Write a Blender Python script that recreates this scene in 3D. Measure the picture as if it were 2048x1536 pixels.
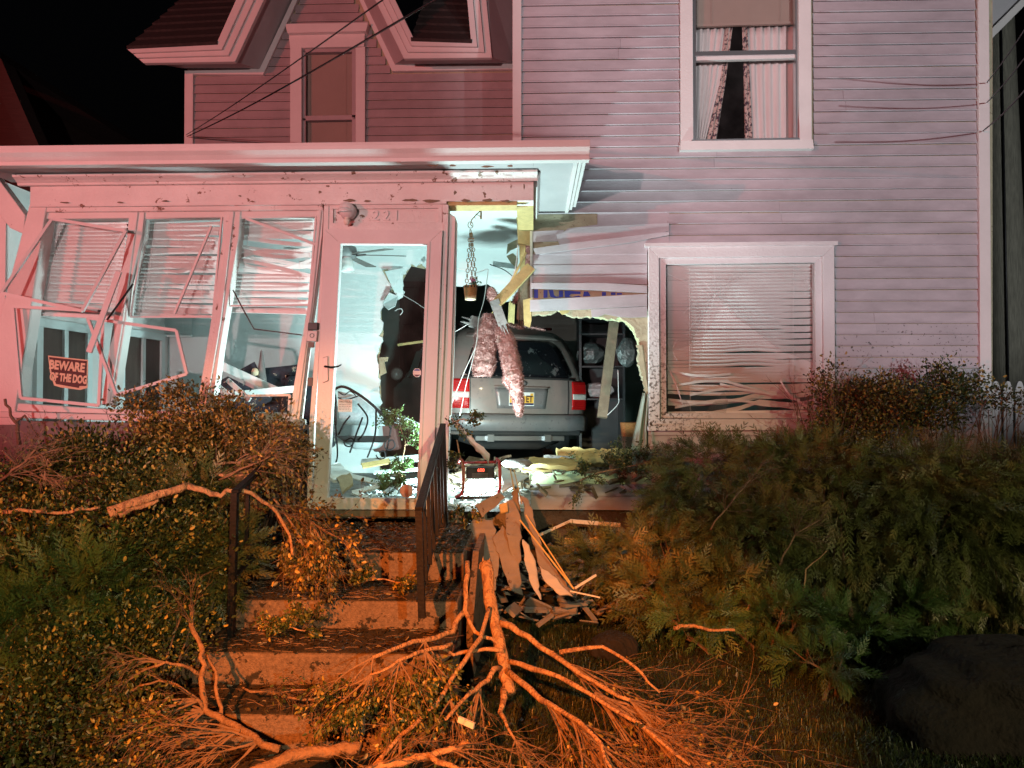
import bpy, math, random
import numpy as np
from mathutils import Vector, Matrix, Euler
from mathutils.geometry import tessellate_polygon

for o in list(bpy.data.objects):
    bpy.data.objects.remove(o)
scene = bpy.context.scene
COL = scene.collection
R = math.radians

# ---------------------------------------------------------------- camera
F = 1400.0                      # focal length in pixels of a 2048 wide frame
EYE = Vector((0.0, 0.0, 1.6))
ROT = Euler((R(90.0 + 0.95), 0.0, R(1.7))).to_matrix()
cam_data = bpy.data.cameras.new("camera")
cam_data.sensor_width = 36.0
cam_data.lens = F / 2048.0 * 36.0
cam_data.clip_end = 400.0
cam = bpy.data.objects.new("camera", cam_data)
cam.location = EYE
cam.rotation_euler = ROT.to_euler()
COL.objects.link(cam)
scene.camera = cam

# ---------------------------------------------------------------- night sky
world = bpy.data.worlds.new("World")
scene.world = world
world.use_nodes = True
wn = world.node_tree
bg = wn.nodes["Background"]
sky = wn.nodes.new("ShaderNodeTexSky")
sky.sky_type = 'NISHITA'
sky.sun_disc = False
sky.sun_elevation = R(-4)
sky.sun_rotation = R(200)
wn.links.new(sky.outputs[0], bg.inputs[0])
bg.inputs[1].default_value = 0.05

def lamp(name, kind, loc, energy, color, target=None, size=0.2, cone=60, blend=0.3):
    d = bpy.data.lights.new(name, kind)
    d.energy = energy
    d.color = color
    if kind in ('SPOT', 'POINT'):
        d.shadow_soft_size = size
    if kind == 'SPOT':
        d.spot_size = R(cone); d.spot_blend = blend
    o = bpy.data.objects.new(name, d)
    o.location = loc
    if target is not None:
        o.rotation_euler = (Vector(target) - Vector(loc)).to_track_quat('-Z', 'Y').to_euler()
    COL.objects.link(o)
    return o

moon = bpy.data.lights.new("moon", 'SUN')
moon.energy = 0.006
moon.angle = R(0.5)
moon.color = (0.75, 0.85, 1.0)
mo = bpy.data.objects.new("moon", moon)
mo.rotation_euler = (R(50), 0, R(20))
COL.objects.link(mo)

# emergency vehicle lamps standing in the street behind the camera (all out of frame; the left amber spot is an added helper)
LAMPS = [
 lamp("red_beacon", 'SPOT', (-9.5, -5.5, 2.3), 3000, (1.0, 0.10, 0.09), (-3.0, 6.0, 10.1), 0.04, 84, 0.25),
 lamp("red_beacon_near", 'SPOT', (-2.6, -3.0, 2.0), 1150, (1.0, 0.68, 0.66), (-2.0, 5.0, 4.55), 0.04, 56, 0.35),
 lamp("scene_light_white", 'SPOT', (4.2, -5.0, 2.2), 2050, (0.96, 1.0, 1.03), (4.2, 6.1, 5.8), 0.04, 47, 0.35),
 lamp("scene_light_side", 'SPOT', (2.8, -5.5, 2.2), 420, (1.0, 0.95, 1.0), (3.9, 6.1, 6.0), 0.04, 48, 0.30),
 lamp("amber_beacon", 'SPOT', (-1.1, -1.6, 3.0), 3300, (1.0, 0.23, 0.035), (-0.2, 3.2, -0.02), 0.05, 33, 0.45),
 lamp("amber_limb_spot", 'SPOT', (-3.2, -4.0, 1.75), 2300, (1.0, 0.28, 0.05), (-2.0, 3.8, 0.95), 0.05, 17, 0.8),  # added narrow spot that brightens the left limb and the bush around it
 lamp("street_lamp_glow", 'SPOT', (5.0, -10.0, 5.0), 4000, (1.0, 0.84, 0.46), (0.4, 4.5, -4.2), 0.1, 46, 0.4),
]

vs = scene.view_settings
vs.view_transform = 'Standard'
vs.look = 'None'
vs.exposure = 0.0
vs.gamma = 1.0
scene.cycles.use_denoising = True
scene.cycles.max_bounces = 6
scene.cycles.transparent_max_bounces = 40
scene.cycles.sample_clamp_indirect = 3.0
scene.cycles.caustics_reflective = False
scene.cycles.caustics_refractive = False

# ---------------------------------------------------------------- helpers
def P(px, py, Y):
    """point of the place seen at photo pixel (px, py) on the vertical plane y = Y"""
    d = ROT @ Vector(((px - 1024) / F, (768 - py) / F, -1.0))
    return EYE + d * ((Y - EYE.y) / d.y)

def PZ(px, py, z):
    d = ROT @ Vector(((px - 1024) / F, (768 - py) / F, -1.0))
    return EYE + d * ((z - EYE.z) / d.z)

MATS = {}
def mat(name, col, rough=0.6, var=0.12, scale=6.0, bump=0.0, metal=0.0, col2=None, mask=None, mscale=8.0, mthr=0.62,
        stretch=None, spec=0.5, emit=None, estr=0.0, coat=0.0, bscale=None, box=None, objvar=0.0):
    """procedural painted / natural material: base colour with noise; mask = colour laid over where a noise passes mthr
    (peeling, stains, mud), optionally only inside the world box (x0,x1,z0,z1)."""
    m = bpy.data.materials.new(name)
    m.use_nodes = True
    nt = m.node_tree; N = nt.nodes; L = nt.links
    b = N["Principled BSDF"]
    geo = N.new("ShaderNodeNewGeometry")
    mp = N.new("ShaderNodeMapping")
    L.new(geo.outputs["Position"], mp.inputs[0])
    if stretch: mp.inputs["Scale"].default_value = stretch
    no = N.new("ShaderNodeTexNoise")
    no.inputs["Scale"].default_value = scale
    no.inputs["Detail"].default_value = 6.0
    no.inputs["Roughness"].default_value = 0.65
    L.new(mp.outputs[0], no.inputs[0])
    cr = N.new("ShaderNodeValToRGB")
    c0 = [max(0, c * (1 - var)) for c in col]
    c1 = [min(1, c * (1 + var)) for c in (col2 or col)]
    cr.color_ramp.elements[0].color = (*c0, 1); cr.color_ramp.elements[1].color = (*c1, 1)
    cr.color_ramp.elements[0].position = 0.3; cr.color_ramp.elements[1].position = 0.7
    L.new(no.outputs["Fac"], cr.inputs[0])
    out = cr.outputs[0]
    if mask:
        n2 = N.new("ShaderNodeTexNoise")
        n2.inputs["Scale"].default_value = mscale
        n2.inputs["Detail"].default_value = 8.0
        n2.inputs["Roughness"].default_value = 0.7
        L.new(mp.outputs[0], n2.inputs[0])
        r2 = N.new("ShaderNodeValToRGB")
        r2.color_ramp.elements[0].position = mthr; r2.color_ramp.elements[1].position = mthr + 0.02
        L.new(n2.outputs["Fac"], r2.inputs[0])
        fac = r2.outputs[0]
        if box:
            sx = N.new("ShaderNodeSeparateXYZ"); L.new(geo.outputs["Position"], sx.inputs[0])
            for ax, lo, hi in (("X", box[0], box[1]), ("Z", box[2], box[3])):
                a = N.new("ShaderNodeMapRange"); a.interpolation_type = 'SMOOTHSTEP'
                L.new(sx.outputs[ax], a.inputs[0])
                a.inputs[1].default_value = lo; a.inputs[2].default_value = hi
                a.inputs[3].default_value = 1.0; a.inputs[4].default_value = 0.0
                mu = N.new("ShaderNodeMath"); mu.operation = 'MULTIPLY'
                L.new(fac, mu.inputs[0]); L.new(a.outputs[0], mu.inputs[1]); fac = mu.outputs[0]
        mx = N.new("ShaderNodeMix"); mx.data_type = 'RGBA'
        L.new(fac, mx.inputs[0]); L.new(out, mx.inputs[6]); mx.inputs[7].default_value = (*mask, 1)
        out = mx.outputs[2]
    if objvar:                                          # every board weathered a little differently
        oi = N.new("ShaderNodeObjectInfo"); mr = N.new("ShaderNodeMapRange"); L.new(oi.outputs["Random"], mr.inputs[0])
        mr.inputs[3].default_value = 1 - objvar; mr.inputs[4].default_value = 1 + objvar
        hs = N.new("ShaderNodeHueSaturation"); L.new(mr.outputs[0], hs.inputs["Value"]); L.new(out, hs.inputs["Color"]); out = hs.outputs[0]
    L.new(out, b.inputs["Base Color"])
    b.inputs["Roughness"].default_value = rough
    b.inputs["Metallic"].default_value = metal
    b.inputs["Specular IOR Level"].default_value = spec
    if coat: b.inputs["Coat Weight"].default_value = coat; b.inputs["Coat Roughness"].default_value = 0.08
    if emit:
        b.inputs["Emission Color"].default_value = (*emit, 1); b.inputs["Emission Strength"].default_value = estr
    if bump:
        nb = N.new("ShaderNodeTexNoise")
        nb.inputs["Scale"].default_value = bscale or scale * 4
        nb.inputs["Detail"].default_value = 5.0
        L.new(mp.outputs[0], nb.inputs[0])
        bp = N.new("ShaderNodeBump"); bp.inputs["Strength"].default_value = bump
        bp.inputs["Distance"].default_value = 0.02
        L.new(nb.outputs["Fac"], bp.inputs["Height"]); L.new(bp.outputs[0], b.inputs["Normal"])
    MATS[name] = m
    return m

def glass(name, haze=0.08, tint=(0.985, 0.99, 0.99), gloss=0.0, dirt=(0.5, 0.5, 0.5)):
    """thin dirty window glass: mostly clear, some reflection, some dust"""
    m = bpy.data.materials.new(name); m.use_nodes = True
    nt = m.node_tree; N = nt.nodes; L = nt.links
    N.remove(N["Principled BSDF"])
    tr = N.new("ShaderNodeBsdfTransparent"); tr.inputs[0].default_value = (*tint, 1)
    gl = N.new("ShaderNodeBsdfGlossy"); gl.inputs["Roughness"].default_value = 0.0
    df = N.new("ShaderNodeBsdfDiffuse"); df.inputs[0].default_value = (*dirt, 1)
    lw = N.new("ShaderNodeLayerWeight"); lw.inputs[0].default_value = 0.5
    pw = N.new("ShaderNodeMath"); pw.operation = 'POWER'; pw.inputs[1].default_value = 5.0; L.new(lw.outputs["Facing"], pw.inputs[0])
    mu = N.new("ShaderNodeMath"); mu.operation = 'MULTIPLY_ADD'; mu.inputs[1].default_value = 0.8; mu.inputs[2].default_value = gloss
    L.new(pw.outputs[0], mu.inputs[0])
    m1 = N.new("ShaderNodeMixShader"); L.new(mu.outputs[0], m1.inputs[0]); L.new(tr.outputs[0], m1.inputs[1]); L.new(gl.outputs[0], m1.inputs[2])
    geo = N.new("ShaderNodeNewGeometry"); no = N.new("ShaderNodeTexNoise"); no.inputs["Scale"].default_value = 5; no.inputs["Detail"].default_value = 7
    L.new(geo.outputs["Position"], no.inputs[0])
    mr = N.new("ShaderNodeMapRange"); mr.inputs[1].default_value = 0.35; mr.inputs[2].default_value = 0.75; mr.inputs[3].default_value = haze * 0.4; mr.inputs[4].default_value = haze * 1.8
    L.new(no.outputs["Fac"], mr.inputs[0])
    m2 = N.new("ShaderNodeMixShader"); L.new(mr.outputs[0], m2.inputs[0]); L.new(m1.outputs[0], m2.inputs[1]); L.new(df.outputs[0], m2.inputs[2])
    L.new(m2.outputs[0], N["Material Output"].inputs[0])
    MATS[name] = m
    return m

WLOC = {}
def thing(name, label, cat, loc, group=None, kind=None, parent=None):
    o = bpy.data.objects.new(name, None)
    o.empty_display_size = 0.1
    COL.objects.link(o)
    place(o, Vector(loc), parent)
    tag(o, label, cat, group, kind)
    return o

def tag(o, label=None, cat=None, group=None, kind=None):
    if label: o["label"] = label
    if cat: o["category"] = cat
    if group: o["group"] = group
    if kind: o["kind"] = kind
    return o

def place(o, loc, parent):
    if parent is not None:
        o.parent = parent
        o.location = loc - WLOC[parent.name]
    else:
        o.location = loc
    WLOC[o.name] = loc.copy()

def jag(pts, amp, step, seed=0, closed=True):
    """ragged torn outline: subdivide pixel polygon edges and shake the new points"""
    r_ = random.Random(seed); out = []; n = len(pts)
    for i in range(n if closed else n - 1):
        a, b = pts[i], pts[(i + 1) % n]
        L = math.hypot(b[0]-a[0], b[1]-a[1]); k = max(1, int(L / step)); out.append(a)
        nx, ny = -(b[1]-a[1]) / (L + 1e-6), (b[0]-a[0]) / (L + 1e-6)
        for j in range(1, k):
            t = (j + r_.uniform(-0.3, 0.3)) / k; o = r_.gauss(0, amp)
            q = [a[0] + (b[0]-a[0]) * t + nx * o, a[1] + (b[1]-a[1]) * t + ny * o]
            if len(a) > 2: q.append(a[2] + (b[2]-a[2]) * t)
            out.append(tuple(q))
    if not closed: out.append(pts[-1])
    return out

def smooth3(pts, n=5):
    pts = [Vector(p) for p in pts]; out = []
    for i in range(len(pts) - 1):
        p0 = pts[max(i-1, 0)]; p1 = pts[i]; p2 = pts[i+1]; p3 = pts[min(i+2, len(pts)-1)]
        for j in range(n):
            t = j / n
            out.append(0.5 * ((2*p1) + (p2-p0)*t + (2*p0-5*p1+4*p2-p3)*t*t + (3*p1-p0-3*p2+p3)*t*t*t))
    return out + [pts[-1]]

class MB:
    def __init__(s):
        s.v = []; s.f = []
    def add(s, vs, fs):
        n = len(s.v); s.v += [tuple(v) for v in vs]; s.f += [tuple(i + n for i in f) for f in fs]
        return s
    def box(s, a, b):
        x0, y0, z0 = a; x1, y1, z1 = b
        return s.add([(x0,y0,z0),(x1,y0,z0),(x1,y1,z0),(x0,y1,z0),(x0,y0,z1),(x1,y0,z1),(x1,y1,z1),(x0,y1,z1)],
                     [(0,3,2,1),(4,5,6,7),(0,1,5,4),(1,2,6,5),(2,3,7,6),(3,0,4,7)])
    def prism(s, pts, ext):
        """closed polygon (3D points) extruded by vector ext"""
        pts = [Vector(p) for p in pts]; ext = Vector(ext); n = len(pts)
        tris = tessellate_polygon([pts])
        nrm = Vector((0, 0, 0))
        for i in range(n):
            a, b = pts[i], pts[(i + 1) % n]
            nrm += Vector(((a.y-b.y)*(a.z+b.z), (a.z-b.z)*(a.x+b.x), (a.x-b.x)*(a.y+b.y)))
        fs = []
        for t in tris:
            a, b, c = (pts[i] for i in t)
            t = tuple(t)
            if (b - a).cross(c - a).dot(ext) > 0: t = t[::-1]
            fs.append(t); fs.append(tuple(i + n for i in t[::-1]))
        flip = nrm.dot(ext) > 0
        for i in range(n):
            j = (i + 1) % n
            q = (i, j, j + n, i + n)
            fs.append(q if flip else q[::-1])
        return s.add(pts + [p + ext for p in pts], fs)
    def px(s, pts, Y, t):
        """prism whose front outline is seen at photo pixels on plane Y (a third value gives a point its own Y)"""
        return s.prism([P(p[0], p[1], p[2] if len(p) > 2 else Y) for p in pts], (0, t, 0))
    def bar(s, a, b, w, t, up=(0, -1, 0), w2=None):
        a = Vector(a); b = Vector(b); d = (b - a).normalized(); up = Vector(up)
        n = (up - d * up.dot(d))
        n = n.normalized() if n.length > 1e-4 else d.orthogonal().normalized()
        u = d.cross(n)
        w2 = w if w2 is None else w2
        vs = []
        for p, ww in ((a, w), (b, w2)):
            for i, j in ((-1,-1),(1,-1),(1,1),(-1,1)):
                vs.append(p + u * (i * ww / 2) + n * (j * t / 2))
        return s.add(vs, [(3,2,1,0),(4,5,6,7),(0,1,5,4),(1,2,6,5),(2,3,7,6),(3,0,4,7)])
    def tube(s, pts, rad, sides=6, cap=True):
        pts = [Vector(p) for p in pts]; n = len(pts)
        if n < 2: return s
        if not hasattr(rad, '__len__'): rad = [rad] * n
        vs = []; fs = []; prev = None
        for i, p in enumerate(pts):
            d = (pts[min(i+1, n-1)] - pts[max(i-1, 0)])
            d = d.normalized() if d.length > 1e-9 else Vector((0,0,1))
            if prev is None:
                u = d.orthogonal().normalized()
            else:
                u = prev - d * prev.dot(d)
                u = u.normalized() if u.length > 1e-6 else d.orthogonal().normalized()
            prev = u; w = d.cross(u)
            for k in range(sides):
                a = 2 * math.pi * k / sides
                vs.append(p + (u * math.cos(a) + w * math.sin(a)) * rad[i])
        for i in range(n - 1):
            for k in range(sides):
                k2 = (k + 1) % sides
                fs.append((i*sides+k, i*sides+k2, (i+1)*sides+k2, (i+1)*sides+k))
        if cap:
            fs.append(tuple(range(sides))[::-1]); fs.append(tuple((n-1)*sides + k for k in range(sides)))
        return s.add(vs, fs)
    def lathe(s, prof, loc, seg=20, axis='Z'):
        vs = []; fs = []; n = len(prof)
        for k in range(seg):
            a = 2 * math.pi * k / seg; c, sn = math.cos(a), math.sin(a)
            for r, h in prof:
                v = (r*c, r*sn, h)
                if axis == 'Y': v = (r*c, h, -r*sn)
                if axis == 'X': v = (h, r*c, r*sn)
                vs.append((v[0]+loc[0], v[1]+loc[1], v[2]+loc[2]))
        for k in range(seg):
            k2 = (k+1) % seg
            for i in range(n-1):
                fs.append((k*n+i, k2*n+i, k2*n+i+1, k*n+i+1))
        return s.add(vs, fs)
    def ribbon(s, pts, wv, t):
        """strip along pts with width vector wv (centred) and thickness vector t"""
        wv = Vector(wv); t = Vector(t); n = len(pts); vs = []; fs = []
        for p in pts:
            p = Vector(p)
            vs += [p - wv/2, p + wv/2, p + wv/2 + t, p - wv/2 + t]
        for i in range(n - 1):
            for k in range(4):
                k2 = (k+1) % 4
                fs.append((i*4+k, i*4+k2, (i+1)*4+k2, (i+1)*4+k))
        fs.append((0,3,2,1)); m = (n-1)*4; fs.append((m, m+1, m+2, m+3))
        return s.add(vs, fs)
    def build(s, name, m, parent=None, smooth=False, label=None, cat=None, group=None, kind=None, loc=None):
        me = bpy.data.meshes.new(name)
        v = np.array(s.v, dtype=np.float64)
        c = Vector(loc) if loc is not None else Vector(((v[:,0].min()+v[:,0].max())/2, (v[:,1].min()+v[:,1].max())/2, v[:,2].min()))
        v = v - np.array(c)
        me.from_pydata(v.tolist(), [], s.f)
        if isinstance(m, str): m = MATS[m]
        me.materials.append(m)
        if smooth:
            me.polygons.foreach_set("use_smooth", [True] * len(me.polygons))
        me.update()
        o = bpy.data.objects.new(name, me)
        COL.objects.link(o)
        place(o, c, parent)
        tag(o, label, cat, group, kind)
        return o

def fixnormals(o):
    import bmesh
    b = bmesh.new(); b.from_mesh(o.data); bmesh.ops.recalc_face_normals(b, faces=b.faces); b.to_mesh(o.data); b.free()
    return o

def bevel(o, w=0.004, seg=1):
    md = o.modifiers.new("bevel", 'BEVEL'); md.width = w; md.segments = seg; md.limit_method = 'ANGLE'; md.angle_limit = R(40)
    return o

def text(name, body, size, loc, m, parent, rot=(math.pi/2, 0, 0), ext=0.0015, sx=1.0, align='CENTER', bold=0.0, spacing=1.0):
    cu = bpy.data.curves.new(name, 'FONT')
    cu.body = body; cu.size = size; cu.extrude = ext; cu.align_x = align; cu.align_y = 'CENTER'; cu.offset = bold; cu.space_character = spacing
    cu.resolution_u = 3
    t = bpy.data.objects.new("tmp", cu); COL.objects.link(t)
    dg = bpy.context.evaluated_depsgraph_get()
    me = bpy.data.meshes.new_from_object(t.evaluated_get(dg))
    bpy.data.objects.remove(t)
    me.name = name
    me.materials.clear(); me.materials.append(MATS[m])
    o = bpy.data.objects.new(name, me); COL.objects.link(o)
    o.rotation_euler = rot; o.scale = (sx, 1, 1)
    place(o, Vector(loc), parent)
    return o

# main depth planes of the house
YP, YE, YM, YL = 5.0, 4.62, 6.1, 7.5
FLOOR = 0.77
# ---------------------------------------------------------------- materials
_dx = P(1310, 700, YM).x
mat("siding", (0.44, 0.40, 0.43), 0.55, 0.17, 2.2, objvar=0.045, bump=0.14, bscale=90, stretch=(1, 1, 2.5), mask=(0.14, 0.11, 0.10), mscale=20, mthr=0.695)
mat("siding_dirty", (0.44, 0.40, 0.43), 0.55, 0.12, 3.0, objvar=0.04, bump=0.10, bscale=90, mask=(0.06, 0.05, 0.04), mscale=30, mthr=0.60)
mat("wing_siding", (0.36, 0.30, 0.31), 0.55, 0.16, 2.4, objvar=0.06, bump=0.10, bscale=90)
mat("trim", (0.70, 0.67, 0.65), 0.5, 0.06, 4.0, bump=0.15, bscale=60, mask=(0.20, 0.11, 0.06), mscale=7, mthr=0.70)
mat("trim_clean", (0.70, 0.67, 0.66), 0.5, 0.05, 4.0, bump=0.10, bscale=60)
mat("trim_peel", (0.70, 0.67, 0.65), 0.55, 0.08, 4.0, bump=0.25, bscale=50, mask=(0.17, 0.09, 0.05), mscale=9, mthr=0.60)
mat("trim_mud", (0.66, 0.62, 0.63), 0.55, 0.06, 4.0, bump=0.2, bscale=60, mask=(0.05, 0.025, 0.015), mscale=42, mthr=0.53, box=(_dx - 0.05, _dx + 0.65, 1.25, 2.75))
mat("soffit", (0.46, 0.45, 0.46), 0.6, 0.08, 3.0, bump=0.1)
mat("drywall", (0.66, 0.72, 0.72), 0.8, 0.04, 3.0, bump=0.08, bscale=40)
mat("drywall_core", (0.38, 0.33, 0.22), 0.9, 0.15, 14.0, bump=0.3)
mat("gypsum_green", (0.55, 0.66, 0.42), 0.85, 0.08, 10.0, bump=0.2)
mat("sheathing", (0.40, 0.35, 0.24), 0.8, 0.18, 9.0, bump=0.25, mask=(0.17, 0.13, 0.09), mscale=40, mthr=0.61)
mat("new_wood", (0.50, 0.38, 0.16), 0.65, 0.18, 5.0, bump=0.2, stretch=(3, 3, 3), mask=(0.28, 0.18, 0.07), mscale=10, mthr=0.66)
mat("old_wood", (0.20, 0.15, 0.10), 0.8, 0.25, 9.0, bump=0.4)
mat("grey_board", (0.21, 0.19, 0.185), 0.8, 0.18, 7.0, bump=0.3, mask=(0.07, 0.05, 0.04), mscale=10, mthr=0.62)
mat("shingle", (0.035, 0.026, 0.024), 0.9, 0.4, 22.0, bump=0.6)
mat("alu", (0.62, 0.62, 0.64), 0.28, 0.04, 6.0, metal=0.9)
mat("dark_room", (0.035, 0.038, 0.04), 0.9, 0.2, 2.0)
mat("room_wall", (0.22, 0.28, 0.25), 0.9, 0.12, 2.5, bump=0.05)
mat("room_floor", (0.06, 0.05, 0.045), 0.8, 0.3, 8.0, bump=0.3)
mat("porch_floor", (0.16, 0.16, 0.15), 0.7, 0.2, 9.0, bump=0.3, mask=(0.05, 0.05, 0.03), mscale=12, mthr=0.55)
mat("brown_panel", (0.055, 0.040, 0.032), 0.6, 0.25, 4.0, stretch=(6, 6, 1))
mat("blind_white", (0.80, 0.77, 0.76), 0.5, 0.04, 4.0)
mat("blind_tan", (0.34, 0.26, 0.22), 0.6, 0.06, 4.0)
mat("crack_white", (0.55, 0.55, 0.55), 0.3)
mat("blue_print", (0.02, 0.05, 0.42), 0.5, 0.1, 6.0)
mat("insulation", (0.40, 0.225, 0.21), 1.0, 0.25, 16.0, spec=0.0, mask=(0.30, 0.20, 0.18), mscale=9, mthr=0.60)
mat("black", (0.012, 0.012, 0.014), 0.45, 0.2, 8.0)
mat("black_iron", (0.010, 0.009, 0.011), 0.6, 0.4, 20.0, bump=0.2, spec=0.2)
mat("satin", (0.42, 0.40, 0.40), 0.45, 0.08, metal=0.2)
mat("concrete", (0.165, 0.115, 0.088), 0.9, 0.40, 60.0, bump=0.5, bscale=140, mask=(0.025, 0.02, 0.015), mscale=13, mthr=0.57)
mat("foundation", (0.07, 0.062, 0.055), 0.95, 0.4, 12.0, bump=0.8)
mat("soil", (0.030, 0.022, 0.014), 0.95, 0.5, 20.0, bump=0.9)
mat("lawn", (0.016, 0.018, 0.008), 0.95, 0.5, 12.0, bump=0.9)
mat("flower_white", (0.75, 0.72, 0.62), 0.6)
mat("flower_pink", (0.5, 0.10, 0.20), 0.6)
mat("fabric_dark", (0.03, 0.035, 0.05), 0.9, 0.4, 20, mask=(0.5, 0.48, 0.38), mscale=16, mthr=0.60)
mat("curtain_white", (0.62, 0.56, 0.55), 0.9, 0.06, 3.0, stretch=(10, 10, 1))
mat("curtain_floral", (0.50, 0.40, 0.36), 0.9, 0.3, 30.0, mask=(0.05, 0.03, 0.05), mscale=36, mthr=0.52)
mat("drape_green", (0.32, 0.38, 0.33), 0.9, 0.12, 5.0, stretch=(8, 8, 1))
glass("pane_clear", 0.012)
glass("pane_dirty", 0.035, tint=(0.95, 0.95, 0.95), gloss=0.0, dirt=(0.45, 0.40, 0.38))
glass("pane_storm", 0.02, tint=(0.97, 0.99, 0.99), gloss=0.0)

def X(px, Y, py=600): return P(px, py, Y).x
def Z(py, Y, px=1024): return P(px, py, Y).z

rnd = random.Random(7)
# ================================================================ the setting: ground
g = MB()
NX, NY = 90, 70
gv = []
for j in range(NY + 1):
    for i in range(NX + 1):
        x = -9 + 18 * i / NX; y = -3 + 9.0 * j / NY
        z = 0.03 * math.sin(x * 2.1 + y) + 0.025 * math.sin(y * 3.7 - x * 1.3) + 0.05
        gv.append((x, y, z))
gf = [(j*(NX+1)+i, j*(NX+1)+i+1, (j+1)*(NX+1)+i+1, (j+1)*(NX+1)+i) for j in range(NY) for i in range(NX)]
g.add(gv, gf)
def ground_z(x, y): return 0.03 * math.sin(x * 2.1 + y) + 0.025 * math.sin(y * 3.7 - x * 1.3) + 0.05
g.build("ground_lawn", "lawn", kind="structure", smooth=True)
far = MB(); far.box((-150, -60, -0.35), (150, 200, -0.03))
far.build("ground", "soil", kind="structure")

# ================================================================ house
XC = X(1028, YM)                       # left corner of the front block
XR = X(1981, YM)
house = thing("clapboard_house", "pale two storey clapboard house with a steep gable and a torn open front wall", "house", (1.8, YM, 0))
COURSE = 0.0967
ZT = Z(-170, YM)

# --- front block wall: sheathing with the openings left out
mw = MB()
S = YM + 0.018
def sheath(pts): mw.px(pts, S, 0.10)
sheath([(1035,-200),(1366,-200),(1366,470),(1062,470),(1062,300),(1035,300)])
sheath([(1366,292),(1985,292),(1985,496),(1366,496)])
sheath([(1616,-200),(1985,-200),(1985,292),(1616,292)])
sheath([(1662,496),(1985,496),(1985,1017),(1662,1017)])
sheath([(1303,843),(1662,843),(1662,1017),(1303,1017)])
sheath([(1064,470),(1366,470),(1366,496),(1306,496),(1306,852)] + jag([(1297,850),(1296,800),(1290,770),(1281,740),(1276,715),(1279,690),(1270,664),(1256,645),(1240,634),(1218,640),(1196,633),(1150,634),(1122,623),(1096,628),(1078,628),(1064,632)], 1.6, 5, 3, False))
sheath([(1058,944),(1303,944),(1303,1017),(1058,1017)])
main_wall = mw.build("wall", "sheathing", house, label="pale grey clapboard front wall with a ragged hole beside the picture window")

# siding boards: one wedge profile shared, stretched to each board's length
def board_mesh(name, m):
    b = MB()
    prof = [(-0.004, 0.0), (-0.024, 0.0), (-0.026, 0.005), (-0.021, 0.016), (-0.016, COURSE * 0.55), (-0.010, COURSE - 0.005), (-0.004, COURSE - 0.005)]
    n = len(prof)
    vs = [(0, y, z) for y, z in prof] + [(1, y, z) for y, z in prof]
    fs = [(i, (i+1) % n, (i+1) % n + n, i + n) for i in range(n)] + [tuple(range(n))[::-1], tuple(range(n, 2*n))]
    b.add(vs, fs)
    me = bpy.data.meshes.new(name); me.from_pydata(b.v, [], [f[::-1] for f in b.f]); me.materials.append(MATS[m]); me.update()
    return me
BM = board_mesh("siding_board", "siding"); BMD = board_mesh("siding_board_dirty", "siding_dirty"); BMW = board_mesh("siding_board_wing", "wing_siding")
def board(x0, x1, y, z, parent, me, tilt=0.0):
    if x1 - x0 < 0.03: return
    o = bpy.data.objects.new("siding_board", me); COL.objects.link(o)
    o.scale = (x1 - x0 - 0.0015, 1, 1)
    o.rotation_euler = (rnd.uniform(-0.03, 0.03), tilt, 0)
    place(o, Vector((x0, y + rnd.uniform(-0.0015, 0.0015), z)), parent)
    return o

def rows(z0, z1, spans, y, parent, me, cuts, dirty=None):
    z = z0; k = 0
    while z < z1:
        for a, b in spans(z + COURSE / 2):
            xs = [a, b]
            if (k % 5) in (0, 1):                       # vinyl lengths meet every few rows
                c = cuts[(k // 5) % len(cuts)] + 0.02 * (k % 2)
                if a + 0.2 < c < b - 0.2: xs = [a, c, b]
            for p, q in zip(xs, xs[1:]):
                board(p, q, y, z, parent, BMD if dirty and dirty(p, q, z) else me, rnd.uniform(-0.0020, 0.0020))
        z += COURSE; k += 1

# the window casings in world units
BW = (X(1296, YM, 680), X(1671, YM, 680), Z(852, YM, 1480), Z(489, YM, 1480))
UW = (X(1359, YM, 150), X(1627, YM, 150), Z(290, YM, 1490), Z(-60, YM, 1490))
XRB = X(1957, YM); XLB = X(1043, YM)
zd0, zd1 = Z(640, YM, 1180), Z(428, YM, 1180)            # damaged rows
xd = X(1336, YM)
def spans_main(z):
    a, b = XLB, XRB
    if z < Z(640, YM, 1180): a = BW[1]
    out = [(a, b)]
    if zd0 <= z < zd1: out = [(xd if z > BW[3] else BW[1], b)]
    for w in (BW, UW):
        if w[2] - 0.02 < z < w[3] + 0.01:
            o2 = []
            for p, q in out:
                if p < w[0] - 0.02: o2.append((p, min(q, w[0])))
                if q > w[1] + 0.02: o2.append((max(p, w[1]), q))
            out = o2
    if z < BW[2]: out = [(BW[0] - 0.0, b)]
    return out
zbase = Z(714, YM, 1800) - COURSE * 13
rows(zbase, ZT, spans_main, YM + 0.016, main_wall, BM, [X(1430, YM), X(1690, YM), X(1238, YM), X(1748, YM), X(1340, YM), X(1560, YM)],
     dirty=lambda p, q, z: q > XRB - 0.05 and z < 2.15)

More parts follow.
